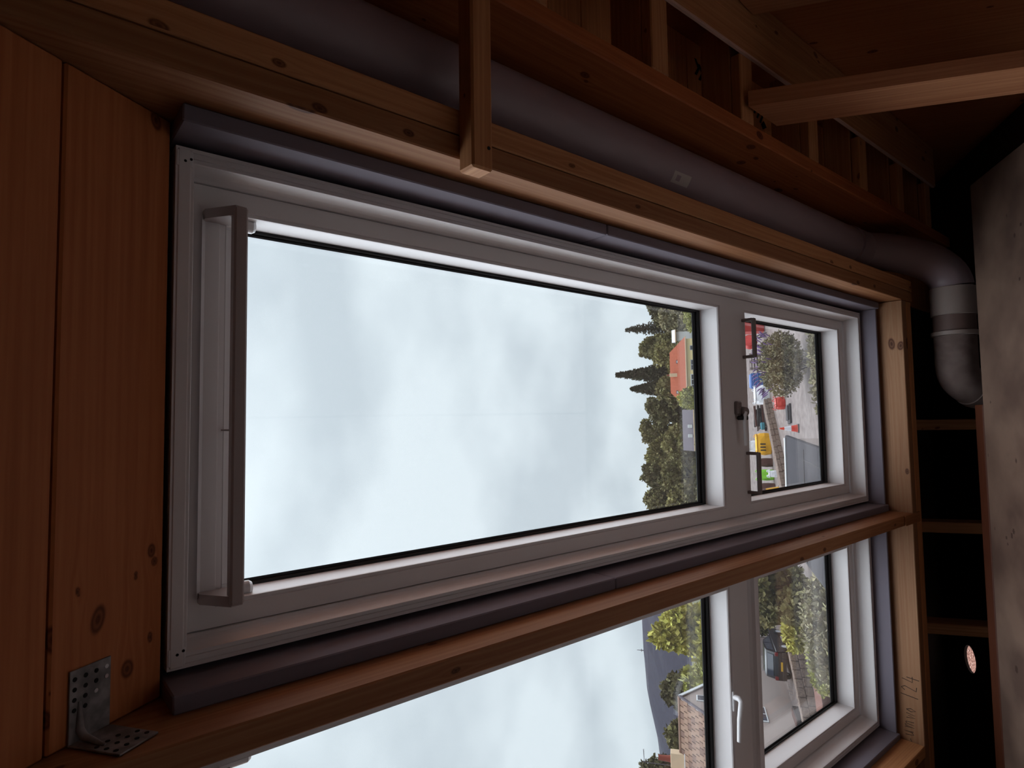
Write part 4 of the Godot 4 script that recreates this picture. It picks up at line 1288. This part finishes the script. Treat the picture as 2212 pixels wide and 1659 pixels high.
func left_yard() -> void:
	leafy("yellow green tree with drooping leaves right of the tiled house", Vector3(-18.6, 1.2, -56.0), 6.0, 8.4, M.leaf_yellow, "", 0.44, 2200, "tree", 0.0)
	leafy("yellow green bushy tree directly behind the white verge", Vector3(-21.9, 0.6, -54.0), 5.6, 6.4, M.leaf_light, "", 0.42, 1700, "tree", 0.0)
	leafy("dark green tree behind the brown tiled ridge, nearer the verge", Vector3(-26.4, 1.5, -62.0), 5.4, 7.6, M.leaf_dark, "", 0.44, 1100, "tree", 0.1)
	leafy("dark green tree behind the brown tiled ridge, nearer the chimney", Vector3(-30.2, 1.5, -61.0), 5.6, 7.2, M.leaf_olive, "", 0.44, 1100, "tree", 0.1)
	leafy("dark tree left of the chimney at the picture's bottom edge", Vector3(-28.6, 0.5, -52.0), 4.2, 10.4, M.leaf_dark, "", 0.34, 1100, "tree", 0.1)
	leafy("loose leafed tree in front of the pale boarded garage", Vector3(-8.6, 0, -33.0), 5.2, 3.9, M.leaf_olive, "", 0.22, 1500, "tree", 0.05)
	bush("overgrown shrub at the sill in the lower pane of the left window", Vector3(-7.3, 0, -23.4), Vector3(4.4, 2.3, 3.2), M.leaf_grey, 1900, 0.16, "shrub")
	bush("tall yellowish grass and flowers beside the parked car", Vector3(-11.4, 0, -36.0), Vector3(2.4, 1.2, 2.0), M.leaf_yellow, 900, 0.2, "grass_clump")
	bush("green plants growing below the stone wall in the left window", Vector3(-10.4, 0, -29.6), Vector3(3.4, 1.1, 2.2), M.leaf_light, 900, 0.16, "plant")
	var ga := thing("garage", "pale boarded garage wall behind the loose leafed tree", "garage", at(Vector3(-12.4, 0, -46.6), 0.2))
	part("body", box(Vector3(-2.0, 0, -2.0), Vector3(3.6, 2.5, 0.0), 0, 0.0), M.shiplap, ga)
	for k in 8:
		part("board", box(Vector3(-2.0, 0.05 + 0.3 * k, 0.0), Vector3(3.6, 0.335 + 0.3 * k, 0.035), 0, 0.01), M.shiplap, ga)
	bush("dark clipped hedge between the garage and the road", Vector3(-15.5, 0, -49.6), Vector3(1.3, 2.4, 2.0), M.leaf_dark, 700, 0.24, "hedge")
	var rw := thing("garden_wall", "pale rendered garden wall left of the dark hedge", "wall", at(Vector3(-16.9, 0, -48.9), 0.2))
	part("wall", box(Vector3(-0.62, 0, -0.15), Vector3(0.62, 1.7, 0.15), 0, 0.02), M.shiplap, rw)
	part("coping", box(Vector3(-0.66, 1.7, -0.2), Vector3(0.66, 1.78, 0.2), 0, 0.02), M.darkstuff, rw)
	stone_wall("pinkish stone wall in front of the parked car", Vector3(-12.6, 0, -38.2), Vector3(-15.6, 0, -32.9), 0.8, 0.5)
	for k in 2:
		var pb := thing("planter", ["dark wooden planter on the road, nearer the car", "dark wooden planter on the road, nearer the window frame"][k], "planter", at(Vector3(-17.3, 0, -38.8 + 2.6 * k), 1.57))
		part("box", box(Vector3(-0.9, 0, -0.3), Vector3(0.9, 0.4, 0.3), 0, 0.03), M.darkstuff, pb)
		part("soil", box(Vector3(-0.82, 0.38, -0.22), Vector3(0.82, 0.43, 0.22), 0, 0.02), M.brownbag, pb)
	var rp := thing("garden_bed", "rusty red bed of bark beside the window sill in the left window", "bed", at(Vector3(-12.6, 0, -31.2), 0.5))
	part("bark", box(Vector3(-1.3, 0, -0.9), Vector3(1.2, 0.5, 0.9), 0, 0.08), mat(Color(0.36, 0.20, 0.15), 0.95), rp)
	part("edging", box(Vector3(-1.36, 0, 0.9), Vector3(1.26, 0.52, 1.0), 0, 0.02), M.brownbag, rp)
	car()

func car() -> void:
	var t := thing("car", "dark hatchback with yellow rear plate parked on the road in the left window", "car", at(Vector3(-15.45, 0, -43.6), deg_to_rad(-2.0)))
	# local -z is forward; the rear faces the viewer
	var side := [Vector2(0.35, 2.0), Vector2(0.30, 1.5), Vector2(0.28, -1.6), Vector2(0.34, -2.02), Vector2(0.62, -2.08), Vector2(0.86, -1.9), Vector2(0.96, -1.0), Vector2(1.02, -0.78), Vector2(1.42, -0.05), Vector2(1.50, 0.4), Vector2(1.50, 1.3), Vector2(1.44, 1.62), Vector2(1.02, 1.95), Vector2(0.80, 2.04), Vector2(0.50, 2.06)]
	part("body", prism(newst(), side, 0, -0.82, 0.82, 2), M.carpaint, t)
	var fl := newst()
	for s in [-0.85, 0.85]:
		cbox(fl, Vector3(s - 0.06, 0.40, -1.95), Vector3(s + 0.06, 0.92, 1.98), 2, 0.05)
	part("flank", fl, M.carpaint, t)
	part("rear_window", prism(newst(), [Vector2(1.08, 1.955), Vector2(1.40, 1.70), Vector2(1.40, 1.66), Vector2(1.08, 1.9)], 0, -0.66, 0.66, 2), M.carglass, t)
	part("windscreen", prism(newst(), [Vector2(1.06, -0.78), Vector2(1.40, -0.14), Vector2(1.42, -0.16), Vector2(1.08, -0.82)], 0, -0.68, 0.68, 2), M.carglass, t)
	var sw := newst()
	for s in [-0.835, 0.825]:
		prism(sw, [Vector2(1.0, -0.65), Vector2(1.38, 0.0), Vector2(1.42, 0.45), Vector2(1.0, 0.45)], 0, s, s + 0.01, 2)
		prism(sw, [Vector2(1.0, 0.52), Vector2(1.42, 0.52), Vector2(1.38, 1.45), Vector2(1.04, 1.6)], 0, s, s + 0.01, 2)
	part("side_window", sw, M.carglass, t)
	for s in [-0.86, 0.86]:
		for z in [-1.3, 1.25]:
			var wl := part("wheel", tube(newst(), [Vector3(s - 0.1, 0.31, z), Vector3(s + 0.1, 0.31, z)], [0.31, 0.31], 18), M.rubber, t)
			part("hub", tube(newst(), [Vector3(s - 0.105, 0.31, z), Vector3(s + 0.105, 0.31, z)], [0.19, 0.19], 14), M.silver, wl)
		part("tail_lamp", box(Vector3(s * 0.86 - 0.12, 0.80, 1.98), Vector3(s * 0.86 + 0.10, 1.0, 2.07), 1, 0.02), M.taillamp, t)
	part("number_plate", box(Vector3(-0.28, 0.52, 2.055), Vector3(0.28, 0.66, 2.09), 0, 0.005), M.plate, t)
	part("bumper", box(Vector3(-0.84, 0.34, 2.0), Vector3(0.84, 0.56, 2.10), 0, 0.04), M.darkstuff, t)
